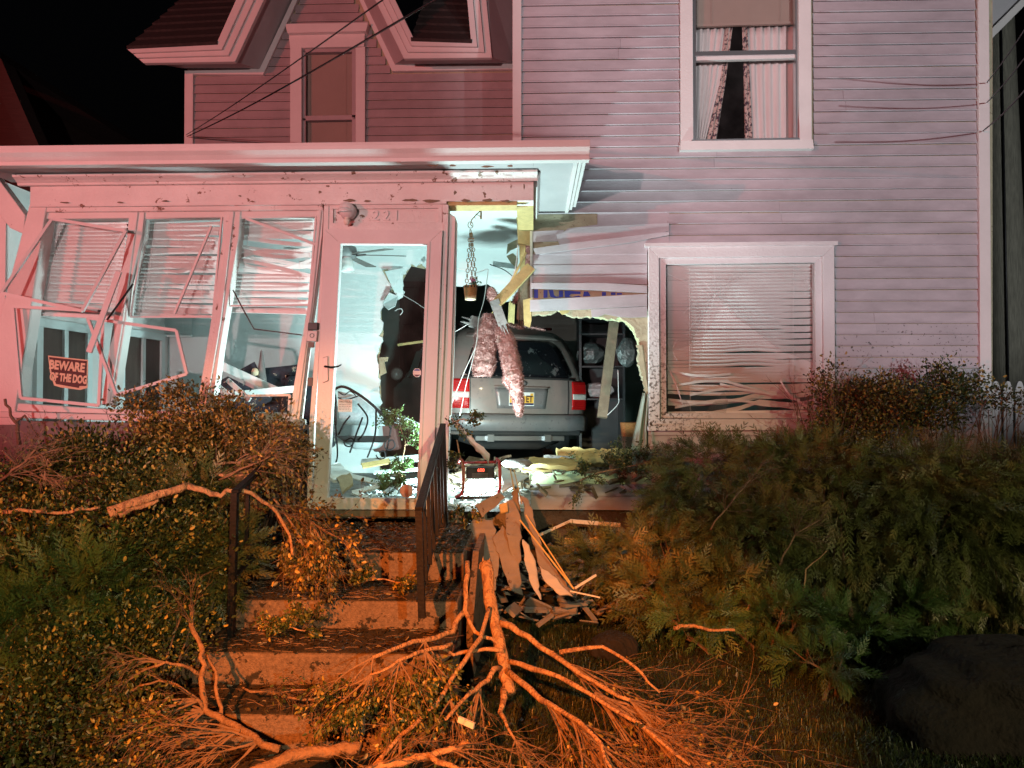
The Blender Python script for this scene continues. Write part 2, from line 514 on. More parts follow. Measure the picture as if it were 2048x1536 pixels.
# --- torn boards left of the picture window (each sprung, tilted or snapped on its own)
def torn(pts, dy=0.0, t=0.012, m="siding", label=None):
    b = MB(); b.px(pts, YM + 0.002 - dy, t)
    return b.build("siding_board", m, main_wall, label=label)
torn([(1195,419),(1338,419),(1338,463),(1128,463),(1136,457),(1195,449)], 0.0)
torn([(1062,463),(1128,460),(1122,474),(1118,482),(1062,484)], 0.012)
torn([(1112,470),(1150,455),(1338,446),(1338,462),(1230,484),(1120,492)], 0.03)
torn([(1066,497),(1128,488),(1338,463),(1338,470),(1255,486),(1072,509)], 0.045)
torn([(1062,510),(1338,472),(1338,487),(1297,490),(1294,508),(1062,509)], 0.012)
torn([(1062,508),(1294,506),(1294,528),(1062,530)], 0.006)
torn([(1062,530.5),(1294,528.5),(1294,550),(1062,551)], 0.009)
torn([(1062,552),(1200,551),(1294,549),(1294,569),(1210,566),(1062,565)], 0.014)
torn([(1062,566),(1210,566),(1294,571),(1294,586),(1180,580),(1062,577)], 0.035)
torn([(1060,600),(1180,594),(1294,588),(1294,612),(1180,618),(1060,623)], 0.03, label="bent grey siding board under the printed gap")
torn([(1182,619),(1294,613),(1294,634),(1262,635),(1240,634),(1210,628),(1196,634),(1184,634)], 0.022)
torn([(1060,944),(1062,968),(1330,968),(1330,945),(1200,948),(1120,940)], 0.01, m="gypsum_green", label="yellow green house wrap strip along the broken wall foot")
torn([(1060,969),(1340,969),(1340,993),(1060,991)], 0.02)
torn([(1061,992),(1340,994),(1340,1021),(1062,1019)], 0.028)
# torn plaster edges of the hole
fr = MB()
fr.px([(1140,622)] + jag([(1178,618),(1200,630),(1232,632),(1262,640),(1276,665),(1283,700),(1276,690),(1266,664),(1250,645),(1222,641),(1190,636),(1150,628)], 1.3, 4, 5, False), YM + 0.05, 0.02)
fr.build("torn_edge", "gypsum_green", main_wall)
fr = MB(); fr.px(jag([(1272,690),(1278,705),(1276,730),(1286,760),(1293,800),(1296,850)], 1.5, 4, 6, False) + [(1304,850),(1300,800),(1292,755),(1288,720),(1284,690)], YM + 0.0, 0.012)
fr.build("torn_edge", "sheathing", main_wall)
fr = MB(); fr.px([(1118,621),(1140,620),(1136,626),(1124,629)], YM + 0.01, 0.02)
fr.build("torn_edge", "new_wood", main_wall)
# printed foam sheet showing through the gap between two boards
pr = MB(); pr.px([(1062,575),(1294,584),(1294,592),(1062,602)], YM + 0.012, 0.004)
sheet = pr.build("printed_sheathing", "sheathing", main_wall, label="yellow sheathing with blue printed lettering showing in the siding gap")
for a in ([(1068,579),(1076,579),(1076,596),(1068,596)], [(1087,580),(1095,580),(1095,595),(1087,596)],
          [(1097,580),(1106,580),(1108,590),(1112,593),(1118,593),(1118,581),(1126,581),(1126,594),(1110,596),(1101,594)],
          [(1129,581),(1161,583),(1161,588),(1142,588),(1138,592),(1144,594),(1158,591),(1162,594),(1130,595)],
          [(1168,583),(1176,583),(1181,592),(1166,593)], [(1204,584),(1212,584),(1212,591),(1204,592)],
          [(1222,585),(1231,585),(1231,590),(1222,590)], [(1234,586),(1244,586),(1244,589),(1234,590)]):
    b = MB(); b.px(a, YM + 0.010, 0.0015); b.build("printed_letter", "blue_print", sheet)

# --- corner boards and J channels
for pts, nm in (([(1025,-200),(1043,-200),(1043,292),(1025,292)], "corner_board"), ([(1956,-200),(1977,-200),(1986,1110),(1962,1110)], "corner_board")):
    b = MB(); b.px(pts, YM - 0.028, 0.16); bevel(b.build(nm, "trim_clean", house), 0.003)
b = MB(); b.px([(1060,462),(1065,462),(1065,594),(1060,594)], YM - 0.02, 0.03); b.build("corner_channel", "alu", house)
# frame of the torn corner: studs and old yellow sheathing
b = MB(); b.px([(1031,412),(1063,408),(1062,452),(1060,489),(1036,487),(1034,450)], YM + 0.03, 0.09); b.build("corner_sheathing", "new_wood", house, label="yellow wood corner of the torn wall above the car")
b = MB(); b.px([(1038,488),(1051,488),(1049,560),(1041,556)], YM + 0.06, 0.05); b.build("corner_stud", "new_wood", house)
b = MB(); b.px([(1046,600),(1062,596),(1063,640),(1060,655),(1048,650)], YM + 0.02, 0.05); b.build("corner_stud", "new_wood", house)
b = MB(); b.px([(1040,470),(1060,470),(1062,640),(1040,640)], YM + 0.13, 0.05); b.build("corner_stud", "old_wood", house)

b = MB(); b.px([(1056,1019),(1985,1019),(1985,1240),(1056,1240)], YM + 0.04, 0.2); b.build('foundation', 'foundation', house)
# --- side walls so that the block is closed
b = MB(); b.box((XR - 0.12, YM + 0.13, 0.0), (XR - 0.01, 13.5, 7.5)); b.build("side_wall", "siding", house)
zup = Z(300, YM)                                     # above the porch roof the return wall is whole
b = MB(); b.box((XC + 0.005, YM + 0.135, zup - 0.4), (XC + 0.1, YL - 0.005, 7.5)); b.build("return_wall", "siding", house)

# --- windows
def casing(parent, m, outer, inner, Y, t, names=("casing", "casing", "casing", "casing")):
    """mitred board frame between two pixel quads (tl, tr, br, bl)"""
    for k in range(4):
        a, b2, c, d = outer[k], outer[(k+1) % 4], inner[(k+1) % 4], inner[k]
        q = MB(); q.px([a, b2, c, d], Y, t)
        bevel(q.build(names[k], m, parent), 0.003)
def pane(parent, m, quad, Y, t=0.003, name="pane", tilt=0.06):
    zm = sum(P(p[0], p[1], Y).z for p in quad) / len(quad)      # each sheet is tilted to turn lamp reflections out of view
    q = MB(); q.px([(p[0], p[1], Y - tilt * (P(p[0], p[1], Y).z - zm)) for p in quad], Y, t); return q.build(name, m, parent)

# picture window
pw = MB(); pw.px([(1290,486),(1676,482),(1676,490),(1290,493)], YM - 0.05, 0.06)
bigw = pw.build("picture_window", "trim_mud", house, label="wide picture window with cracked glass and mud spattered left casing")
casing(bigw, "trim_mud", [(1297,494),(1669,490),(1671,851),(1298,853)], [(1318,516),(1646,512),(1648,838),(1320,838)], YM - 0.035, 0.07)
casing(bigw, "trim_mud", [(1319,517),(1645,513),(1647,837),(1321,837)], [(1332,529),(1630,525),(1632,826),(1333,826)], YM - 0.012, 0.07, ("sash",)*4)
b = MB(); b.px([(1296,852),(1676,850),(1676,860),(1296,862)], YM - 0.06, 0.09); bevel(b.build("sill", "trim_mud", bigw), 0.004)
# remaining glass: cracked sheets with real edges
pane(bigw, "pane_dirty", [(1332,529),(1452,527),(1470,560),(1428,592),(1332,545)], YM + 0.02)
pane(bigw, "pane_dirty", [(1453,527),(1630,525),(1631,728),(1560,700),(1480,640),(1429,593),(1471,560)], YM + 0.022)
pane(bigw, "pane_dirty", [(1332,547),(1427,593),(1380,690),(1332,705)], YM + 0.024)
pane(bigw, "pane_dirty", [(1333,780),(1372,800),(1392,826),(1333,826)], YM + 0.02)
pane(bigw, "pane_dirty", [(1410,824),(1448,782),(1456,800),(1452,826)], YM + 0.021)
pane(bigw, "pane_dirty", [(1610,770),(1632,768),(1632,790),(1618,788)], YM + 0.02)
pane(bigw, "pane_dirty", [(1560,824),(1580,812),(1610,818),(1625,810),(1632,826)], YM + 0.02)

def crack(parent, pts, Y, r=0.0009, m="crack_white"):
    q = MB(); q.tube([P(x, y, Y) for x, y in pts], r, 4, cap=False); return q.build("crack", m, parent)
def cracks(parent, c, rays, Y, seed, n=7):
    r_ = random.Random(seed)
    for k in range(n):
        a = 6.283 * k / n + r_.uniform(-0.3, 0.3); L = r_.uniform(0.5, 1.0) * rays; p = [c]
        for j in range(5):
            a += r_.gauss(0, 0.16); p.append((p[-1][0] + math.cos(a) * L / 5, p[-1][1] + math.sin(a) * L / 5))
        crack(parent, p, Y)
cracks(bigw, (1430,592), 150, YM + 0.015, 2, 8)
cracks(bigw, (1612,560), 60, YM + 0.015, 3, 6)
cracks(bigw, (1345,700), 40, YM + 0.015, 4, 5)
crack(bigw, [(1332,545),(1380,566),(1428,592),(1470,560),(1500,540)], YM + 0.015)

# upper window
uw = MB(); uw.px([(1362,282),(1626,279),(1628,297),(1361,300)], YM - 0.06, 0.11)
upw = uw.build("upper_window", "trim_clean", house, label="upper floor sash window with white casing and metal meeting rail")
for pts in ([(1360,-120),(1385,-120),(1387,283),(1362,283)], [(1597,-120),(1622,-120),(1624,280),(1599,280)]):
    b = MB(); b.px(pts, YM - 0.035, 0.07); bevel(b.build("casing", "trim_clean", upw), 0.003)
for pts in ([(1385,-120),(1392,-120),(1392,282),(1386,282)], [(1590,-120),(1598,-120),(1598,280),(1592,280)]):
    b = MB(); b.px(pts, YM - 0.01, 0.06); b.build("sash", "alu", upw)
b = MB(); b.px([(1391,103),(1591,99),(1591,108),(1391,112)], YM - 0.012, 0.04); b.build("meeting_rail", "alu", upw)
b = MB(); b.px([(1391,112),(1591,108),(1591,116),(1391,121)], YM + 0.005, 0.04); b.build("meeting_rail", "trim_clean", upw)
b = MB(); b.px([(1384,279),(1598,275),(1600,282),(1384,286)], YM - 0.045, 0.05); b.build("sill", "alu", upw)
pane(upw, "pane_clear", [(1392,-120),(1590,-120),(1591,99),(1391,103)], YM + 0.02)
pane(upw, "pane_clear", [(1391,121),(1591,116),(1591,277),(1391,281)], YM + 0.035)

# rooms behind the front wall
def room(x0, x1, y0, y1, z0, z1, m, nm, open_front=True):
    t = 0.05
    for n2, a, b2 in (("wall_back", (x0, y1, z0), (x1, y1 + t, z1)), ("wall_left", (x0 - t, y0, z0), (x0, y1, z1)),
                      ("wall_right", (x1, y0, z0), (x1 + t, y1, z1)), ("ceiling", (x0, y0, z1), (x1, y1, z1 + t)), ("floor", (x0, y0, z0 - t), (x1, y1, z0))):
        q = MB(); q.box(a, b2); q.build(nm + "_" + n2, m, kind="structure")
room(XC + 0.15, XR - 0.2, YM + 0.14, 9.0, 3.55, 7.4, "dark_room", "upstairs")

# --- left wing wall (recessed) with siding above the porch roof
ww = MB(); Sg = YL + 0.02
ww.px([(370,145),(525,147),(600,-30),(620,-60),(620,-200),(700,-200),(706,-30),(784,141),(1040,138),(1040,330),(728,330),(728,70),(582,70),(582,330),(370,330)], Sg, 0.1)
wing = ww.build("wing_wall", "sheathing", house, label="recessed left wall in red light with the gable above it")
WC = (X(581, YL, 200), X(729, YL, 200))
zw_top = Z(58, YL, 650); zfr = Z(143, YL, 650)
def lerp(a, b, t): return a + (b - a) * t
def spans_wing(z):
    xl, xr = X(386, YL, 200), X(1040, YL, 200)
    if z > zfr:
        t = (z - zfr) / (Z(0, YL, 650) - zfr)
        xl = lerp(X(527, YL, 143), X(599, YL, 0), t); xr = lerp(X(782, YL, 141), X(709, YL, 0), t)
    if xr - xl < 0.05: return []
    if z < zw_top:
        return [(xl, min(xr, WC[0])), (max(xl, WC[1]), xr)]
    return [(xl, xr)]
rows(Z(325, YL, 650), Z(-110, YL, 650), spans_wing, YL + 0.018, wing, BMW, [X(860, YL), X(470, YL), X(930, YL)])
b = MB(); b.px([(369,140),(386,140),(385,330),(368,330)], YL - 0.03, 0.16); bevel(b.build("corner_board", "trim_clean", house), 0.003)
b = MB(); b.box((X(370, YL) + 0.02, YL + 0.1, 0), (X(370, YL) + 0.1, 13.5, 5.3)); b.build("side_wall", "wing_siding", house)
# frieze boards following the gable
for pts in ([(375,137),(519,137),(603,-40),(613,-40),(526,149),(375,148)], [(700,-40),(710,-40),(790,129),(1026,127),(1026,138),(784,142)]):
    b = MB(); b.px(pts, YL - 0.035, 0.05); bevel(b.build("frieze", "trim_clean", house), 0.003)
YR = YL - 0.45
# stepped eave and rake boards (three bands, each further forward)
def band(path_a, path_b, Y, m="trim_clean", t=0.05):
    b = MB(); b.px(path_a + path_b[::-1], Y, t); bevel(b.build("eave_board", m, house), 0.003)
def mixp(a, b2, t): return [(lerp(p[0], q[0], t), lerp(p[1], q[1], t)) for p, q in zip(a, b2)]
LA = [(287,126),(470,123),(560,-70)]; LB = [(253,97),(432,88),(503,-70)]
RA = [(716,-70),(808,117),(984,115),(966,-70)]; RB = [(757,-70),(829,80),(942,84),(928,-70)]
for A, B2 in ((LA, LB), (RA, RB)):
    band(A, mixp(A, B2, 0.34), YR); band(mixp(A, B2, 0.36), mixp(A, B2, 0.68), YR - 0.03); band(mixp(A, B2, 0.70), B2, YR - 0.06)
# soffits between wall and eave
def quad3(name, pts, m, parent, ext=(0, 0, 0.02)):
    b = MB(); b.prism(pts, ext); return b.build(name, m, parent)
quad3("soffit", [P(300,126,YR+0.05), P(470,123,YR+0.05), P(520,138,YL), P(376,138,YL)], "soffit", house)
quad3("soffit", [P(470,123,YR+0.05), P(555,-60,YR+0.05), P(610,-60,YL), P(522,140,YL)], "soffit", house, (0.01, 0, 0.02))
quad3("soffit", [P(808,117,YR+0.05), P(984,115,YR+0.05), P(1026,128,YL), P(788,130,YL)], "soffit", house)
quad3("soffit", [P(808,117,YR+0.05), P(720,-60,YR+0.05), P(696,-60,YL), P(788,130,YL)], "soffit", house, (-0.01, 0, 0.02))
quad3("soffit", [P(984,115,YR+0.05), P(968,-60,YR+0.05), P(1026,-60,YL), P(1026,128,YL)], "soffit", house, (0.01, 0, 0.02))
# roof slopes behind the eaves, with shingle courses
def roof(p0, p1, up, n, name):
    r = None
    for k in range(n):
        a = Vector(p0) + Vector(up) * (k / n); c = Vector(p1) + Vector(up) * (k / n)
        u = Vector(up) / n
        q = MB(); q.prism([a + Vector((0,-0.02,0.012)), c + Vector((0,-0.02,0.012)), c + u * 1.05, a + u * 1.05], (0, 0.02, -0.025))
        if r is None:
            r = q.build(name, "shingle", house)
        else: q.build("shingle_course", "shingle", r)
roof(P(255,96,YR-0.06), P(436,87,YR-0.06), (0, 2.2, 2.28), 14, "roof")
roof(P(822,80,YR-0.06), P(944,84,YR-0.06), (0, 2.2, 2.28), 14, "roof")
# wing window
wc = MB(); wc.px([(570,48),(736,45),(732,62),(575,66)], YL - 0.10, 0.12)
wwin = wc.build("gable_window", "trim_clean", house, label="narrow window under the steep gable with a crowned white head casing")
for pts in ([(577,66),(730,63),(728,93),(580,96)], [(580,95),(603,95),(603,330),(580,330)], [(711,95),(730,93),(730,330),(711,330)]):
    b = MB(); b.px(pts, YL - 0.045, 0.07); bevel(b.build("casing", "trim_clean", wwin), 0.003)
for pts in ([(603,96),(711,94),(711,103),(603,105)], [(603,232),(711,230),(711,239),(603,241)], [(603,96),(611,96),(611,330),(603,330)], [(704,96),(711,96),(711,330),(704,330)]):
    b = MB(); b.px(pts, YL - 0.005, 0.05); b.build("sash", "wing_siding", wwin)
pane(wwin, "pane_clear", [(611,105),(704,103),(704,231),(611,233)], YL + 0.02)
pane(wwin, "pane_clear", [(611,241),(704,239),(704,325),(611,325)], YL + 0.03)
# eave of the rear wing, right edge of the picture
b = MB(); b.prism([P(1979,62,8.0), P(2075,-38,8.0), P(2075,-85,8.0), P(1979,-40,8.0)], (0, 0.6, 0)); b.build("rear_eave", "soffit", house)
b = MB(); b.prism([P(1979,82,7.9), P(2080,-20,7.9), P(2080,-38,7.9), P(1979,62,7.9)], (0, 0.08, 0)); b.build("rear_eave_board", "trim", house)
# ================================================================ enclosed porch
porch = thing("enclosed_porch", "pink lit white enclosed front porch knocked askew with a deep gutter along its roof", "porch", (-1.8, YP, 0))
XPL = X(52, YP); XPR = X(1067, YP)
XEL = X(-90, YE); XER = X(1180, YE, 300)
zg1 = Z(281, YE, 1180); zg0 = Z(316, YE, 1180)
# gutter: ogee profile run along the eave
def run(prof, x0, x1):
    b = MB(); b.prism([(x0, y, z) for y, z in prof], (x1 - x0, 0, 0)); return b
h = zg1 - zg0
bevel(run([(YE+0.10, zg0), (YE+0.035, zg0), (YE+0.03, zg0+0.2*h), (YE+0.012, zg0+0.42*h), (YE-0.012, zg0+0.62*h), (YE-0.02, zg0+0.8*h), (YE-0.02, zg1),
      (YE-0.012, zg1), (YE-0.010, zg0+0.82*h), (YE+0.02, zg0+0.45*h), (YE+0.05, zg0+0.08*h), (YE+0.09, zg0+0.08*h), (YE+0.09, zg1), (YE+0.10, zg1)], XEL, XER).build("gutter", "trim_clean", porch), 0.002)
zs = Z(322, YE + 0.1, 700)                               # soffit height
run([(YE+0.105, zs-0.012), (YE+0.135, zs-0.012), (YE+0.135, zg1-0.02), (YE+0.105, zg1-0.02)], XEL, XER-0.03).build("fascia", "trim_peel", porch)
run([(YE+0.14, zs), (YP+0.12, zs), (YP+0.12, zs+0.018), (YE+0.14, zs+0.018)], XEL, XPR).build("soffit", "soffit", porch)
zc1, zc0 = Z(343, YP-0.08, 700), Z(366, YP-0.02, 700)
hc = zc1 - zc0
bevel(run([(YP-0.002, zc0), (YP-0.03, zc0), (YP-0.035, zc0+0.25*hc), (YP-0.055, zc0+0.5*hc), (YP-0.085, zc0+0.75*hc), (YP-0.09, zc1), (YP-0.002, zc1)], X(38, YP), XPR + 0.03).build("crown_moulding", "trim_peel", porch), 0.003)
zf0 = Z(404, YP, 700)
run([(YP, zf0), (YP+0.14, zf0), (YP+0.14, zs-0.002), (YP, zs-0.002)], X(58, YP), XPR).build("frieze_beam", "trim_peel", porch)
run([(YP-0.012, zf0-0.02), (YP+0.1, zf0-0.02), (YP+0.1, zf0-0.001), (YP-0.012, zf0-0.001)], X(60, YP), X(893, YP)).build("frieze_bead", "trim_peel", porch)
for k, (x, y, w_, h_) in enumerate(((330,402,14,3),(505,403,9,3),(560,365,16,4),(700,401,24,6),(735,402,18,4),(820,400,30,5),(862,402,34,7),(930,401,22,6),(975,400,26,6),(1010,402,20,5),(865,330,24,5),(905,331,16,4),(975,333,30,4),(1020,332,12,5),(640,384,8,5),(910,385,6,8),(480,392,7,3),(240,405,12,3),(130,405,20,3),(655,372,9,4),(1048,372,3,12))):
    r_ = random.Random(k); n_ = 11
    pts = [(x + w_ / 2 * math.cos(6.283 * i / n_) * r_.uniform(0.6, 1.25), y + h_ / 2 * math.sin(6.283 * i / n_) * r_.uniform(0.5, 1.3)) for i in range(n_)]
    b = MB(); b.px(pts, YP - 0.0165 if y > 396 else (YE + 0.1035 if y < 340 else YP - 0.0025), 0.0025); b.build("paint_chip", "old_wood", porch)
# right hand return of the eave, running back to the front block
b = MB(); b.box((XPR - 0.13, YP + 0.142, zf0 + 0.04), (XPR, YM - 0.03, zs - 0.002)); b.build("side_beam", "new_wood", porch)
b = MB(); b.prism([(XPR+0.002, YP-0.03, zc0), (XPR+0.03, YP-0.03, zc0), (XPR+0.05, YP-0.03, zc1), (XPR+0.002, YP-0.03, zc1)], (0, YM-0.03-YP, 0)); b.build("side_moulding", "trim_clean", porch)
b = MB(); b.box((XPR + 0.001, YE + 0.14, zs), (XER - 0.10, YM - 0.03, zs + 0.018)); b.build("side_soffit", "soffit", porch)
for k, (dx, dz0, dz1) in enumerate(((0.10, -0.015, 0.05), (0.068, 0.01, 0.075), (0.035, 0.035, 0.10))):
    b = MB(); b.box((XER - dx, YE + 0.142, zs + dz0), (XER - dx + 0.031, YM - 0.03, zs + dz1)); bevel(b.build("side_fascia", "trim_clean", porch), 0.003)
# roof deck: rises from the gutter to the recessed wall
b = MB(); b.prism([(XEL, YE+0.06, zg1-0.03), (XC+0.0, YE+0.06, zg1-0.03), (XC, YL-0.05, zg1+0.75), (XEL, YL-0.05, zg1+0.75)], (0, 0, -0.05)); b.build("roof", "shingle", porch)
b = MB(); b.prism([(XC+0.002, YE+0.06, zg1-0.03), (XER-0.02, YE+0.06, zg1-0.03), (XER-0.02, YM-0.03, zg1+0.36), (XC+0.002, YM-0.03, zg1+0.36)], (0, 0, -0.05)); b.build("roof", "shingle", porch)
ZCEIL = Z(500, YL, 950)
b = MB(); b.box((XPL + 0.05, YP + 0.145, ZCEIL), (XPR - 0.14, YL - 0.03, ZCEIL + 0.03)); b.build("ceiling", "drywall", porch)
# floor
b = MB(); b.box((XPL, YP + 0.02, FLOOR - 0.12), (X(1062, YM), YL + 0.3, FLOOR)); b.build("floor", "porch_floor", porch)
b = MB(); b.px([(-45,840),(620,852),(620,1110),(-60,1110)], YP + 0.03, 0.05); b.build("skirt_wall", "grey_board", porch)
b = MB(); b.box((XPL - 0.32, YP + 0.12, 0.3), (XPL - 0.25, YL, zs)); b.build("side_wall", "trim_clean", porch)

# corner post, mullions and rails, all racked to the left at the foot
def piece(name, pts, Y=YP, t=0.10, m="trim", parent=None, bev=0.004, label=None):
    b = MB(); b.px(pts, Y, t); o = b.build(name, m, parent or porch, label=label)
    return bevel(o, bev) if bev else o
piece("corner_post", [(60,404),(94,406),(88,440),(30,820),(34,850),(-60,850),(-4,650)], YP + 0.005, 0.12)
piece("brace", [(-30,352),(-8,352),(50,430),(47,468),(20,456),(-30,395)], YP + 0.06, 0.08)
piece("head_rail", [(94,408),(646,404),(646,420),(92,424)], YP + 0.012, 0.10, "trim_peel")
piece("head_stop", [(90,425),(644,421),(643,433),(90,438)], YP + 0.028, 0.08)
piece("mullion", [(258,424),(289,424),(284,470),(258,580),(252,640),(225,812),(203,810),(232,600),(254,470)], YP + 0.015, 0.09)
piece("mullion", [(447,422),(481,422),(478,470),(455,608),(440,700),(424,820),(392,820),(410,715),(427,608),(444,480)], YP + 0.015, 0.09, "trim_peel")
piece("mullion", [(634,420),(647,420),(644,470),(628,600),(612,720),(598,842),(576,842),(596,720),(616,608),(632,470)], YP + 0.015, 0.09)
piece("mullion_bead", [(266,424),(276,424),(246,640),(218,810),(210,810),(240,640)], YP + 0.002, 0.02)
piece("mullion_bead", [(458,422),(468,422),(442,640),(412,818),(402,818),(432,640)], YP + 0.002, 0.02)
piece("mullion_bead", [(637,420),(643,420),(625,600),(592,840),(585,840),(618,600)], YP + 0.002, 0.02)
piece("bottom_rail", [(30,806),(205,818),(400,824),(580,826),(580,838),(26,822)], YP + 0.02, 0.09)
piece("window_sill", [(-30,822),(600,840),(600,852),(-34,834)], YP - 0.04, 0.14)
# door side: jambs, head panel with the number, threshold
piece("door_jamb", [(648,410),(658,410),(657,455),(646,600),(628,850),(622,1022),(612,1022),(618,850),(634,640),(645,480)], YP + 0.0, 0.11)
piece("door_jamb", [(884,408),(897,409),(896,470),(888,700),(880,850),(872,1022),(862,1022),(870,850),(878,700),(886,470)], YP + 0.0, 0.11, "trim_peel")
piece("jamb_trim", [(896,424),(911,434),(910,480),(905,640),(899,830),(893,1022),(866,1022),(876,830),(884,640),(892,480)], YP + 0.03, 0.085)
piece("jamb_edge", [(911,440),(914,444),(908,700),(902,832),(899,832),(905,700)], YP + 0.05, 0.05)
piece("door_head_panel", [(657,412),(884,410),(884,450),(657,453)], YP + 0.03, 0.07, "trim_peel")
for q in ([(657,410),(884,408),(884,416),(657,418)], [(650,446),(886,444),(886,461),(650,459)], [(657,418),(666,418),(666,446),(657,446)], [(876,416),(884,416),(884,444),(876,444)]):
    piece("head_moulding", q, YP + 0.008, 0.03, "trim_peel", bev=0.002)
for ch_, x_ in (("2", 752), ("2", 773), ("1", 793)):
    text("house_number", ch_, 0.105, P(x_, 432, YP + 0.026), "trim_clean", porch, ext=0.006)
piece("threshold", [(606,1021),(885,1021),(888,1034),(604,1034)], YP - 0.03, 0.18, "old_wood")
piece("step_riser", [(600,1035),(886,1035),(886,1052),(600,1052)], YP + 0.02, 0.10, "trim_peel")
# porch light: square base, cowl and bare bulb
b = MB(); b.lathe([(0.005,-0.075),(0.055,-0.07),(0.060,0.0),(0.056,0.0),(0.05,-0.06),(0.005,-0.065)], P(697,424,YP), 20, 'Y')
light = b.build("porch_light", "trim_clean", porch, True, label="broken porch light with a bare bulb beside the house number")
c = P(694, 432, YP - 0.05)
b = MB(); b.lathe([(0.0,-0.066),(0.014,-0.064),(0.023,-0.05),(0.024,-0.035),(0.013,-0.008),(0.012,0.01),(0.0,0.01)], c, 16); b.build("bulb", "flower_white", light, True)
b = MB(); b.lathe([(0.0,0.03),(0.04,0.026),(0.058,0.008),(0.062,-0.008),(0.058,-0.010),(0.05,0.0),(0.0,0.018)], P(691,424,YP-0.045), 18); b.build("cowl", "trim_clean", light, True)
# doorbell camera on the mullion
b = MB(); b.px([(616,645),(636,645),(635,660),(615,660)], YP - 0.03, 0.03); bell = bevel(b.build("doorbell_camera", "black", porch, label="doorbell camera with black top and silver face beside the door"), 0.004)
b = MB(); b.px([(615,661),(635,661),(633,683),(612,683)], YP - 0.028, 0.028); bevel(b.build("face", "satin", bell), 0.004)
b = MB(); b.lathe([(0.013,-0.004),(0.016,-0.004),(0.016,0.0),(0.013,0.0),(0.013,-0.004)], P(624,671,YP-0.03), 20, 'Y'); b.build("button_ring", "black", bell)
piece("strike_plate", [(617,684),(628,684),(627,695),(616,695)], YP - 0.01, 0.02, "grey_board", bev=0)
piece("strike_plate", [(615,755),(625,755),(624,772),(614,772)], YP - 0.01, 0.02, "black", bev=0)

# ---------------- storm door
TL, TR, BR, BL = (649,458), (885,460), (864,1019), (624,1019)
gTL, gTR, gBR, gBL = (682,488), (854,489), (833,997), (655,995)
dm = MB(); dm.px([TL, TR, gTR, gTL], YP - 0.03, 0.05)
door = bevel(dm.build("storm_door", "trim_clean", porch, label="full glass storm door leaning to the left in its frame"), 0.003)
for nm, q in (("stile", [TR, BR, gBR, gTR]), ("bottom_rail", [BR, BL, gBL, gBR]), ("stile", [BL, TL, gTL, gBL])):
    b = MB(); b.px(q, YP - 0.03, 0.05); bevel(b.build(nm, "trim_clean", door), 0.003)
def inset(q, d):
    cx = sum(p[0] for p in q) / 4; cy = sum(p[1] for p in q) / 4
    return [(p[0] + (d if p[0] < cx else -d), p[1] + (d if p[1] < cy else -d)) for p in q]
gq = [gTL, gTR, gBR, gBL]; o6 = inset(gq, -6); o3 = inset(gq, -1)
for k in range(4):
    b = MB(); b.px([o6[k], o6[(k+1) % 4], o3[(k+1) % 4], o3[k]], YP - 0.038, 0.007); b.build("glazing_bead", "trim_clean", door)
pane(door, "pane_storm", gq, YP - 0.005, 0.004)
b = MB(); b.px([(645,715),(655,712),(656,762),(645,766)], YP - 0.045, 0.014); hp = bevel(b.build("handle_plate", "satin", door), 0.004)
b = MB(); b.tube([P(650,733,YP-0.045), P(651,733,YP-0.10), P(662,735,YP-0.10), P(676,733,YP-0.10), P(683,729,YP-0.095)], [0.008,0.008,0.008,0.006,0.004], 8); b.build("lever", "black_iron", hp, True)
mat("sticker_blue", (0.03, 0.05, 0.30), 0.5); mat("sticker_pale", (0.72, 0.62, 0.6), 0.5, mask=(0.30, 0.25, 0.25), mscale=60, mthr=0.62); mat("sticker_dark", (0.10, 0.03, 0.05), 0.5)
octo = [(830,737),(838,737),(842,742),(842,749),(837,754),(831,754),(826,749),(826,742)]
b = MB(); b.px(octo, YP - 0.009, 0.002); st = b.build("sticker", "sticker_pale", door, label="eight sided warning sticker with blue top on the door glass")
b = MB(); b.px([(831,738),(837,738),(840.5,741.5),(827.5,741.5)], YP - 0.0105, 0.001); b.build("sticker_band", "sticker_blue", st)
b = MB(); b.px([(828,749.2),(840.5,749.2),(836.5,753),(831.5,753)], YP - 0.0105, 0.001); b.build("sticker_band", "sticker_dark", st)
mat("round_label", (0.55, 0.33, 0.28), 0.7, 0.2, 30)
cc = P(813, 982, YP - 0.012)
b = MB(); b.lathe([(0.0,-0.006),(0.044,-0.006),(0.047,-0.003),(0.047,0.003),(0,0.003)], cc, 24, 'Y'); b.build("round_label", "round_label", door, True)

# ---------------- porch windows: sashes knocked out of their frames
def sash(q, name, m="trim_clean", w=0.022, t=0.016, pm="pane_dirty", label=None, glass_q=None, skip=()):
    pts = [P(*p) for p in q]
    root = None
    for k in range(4):
        if k in skip: continue
        b = MB(); b.bar(pts[k], pts[(k+1) % 4], w, t)
        if root is None: root = b.build(name, m, porch, label=label)
        else: b.build("sash_bar", m, root)
    gp = [P(*p) for p in (glass_q or q)]
    n = (gp[1]-gp[0]).cross(gp[2]-gp[0]).normalized() * 0.004
    b = MB(); b.prism(gp, n); b.build("pane", pm, root)
    return root
sash([(105,438,4.975),(252,462,4.90),(165,622,4.76),(3,586,4.76)], "storm_sash", label="storm sash hanging outward at an angle over the left window")
sash([(26,613,4.94),(208,623,4.965),(198,811,4.94),(42,796,4.92)], "storm_sash", label="lower left storm sash with the dog warning sign behind its glass", pm="pane_clear")
sash([(176,636,4.95),(353,661,4.985),(374,748,4.985),(233,790,4.93)], "storm_sash", label="twisted sash dangling below the middle window", pm="pane_clear")
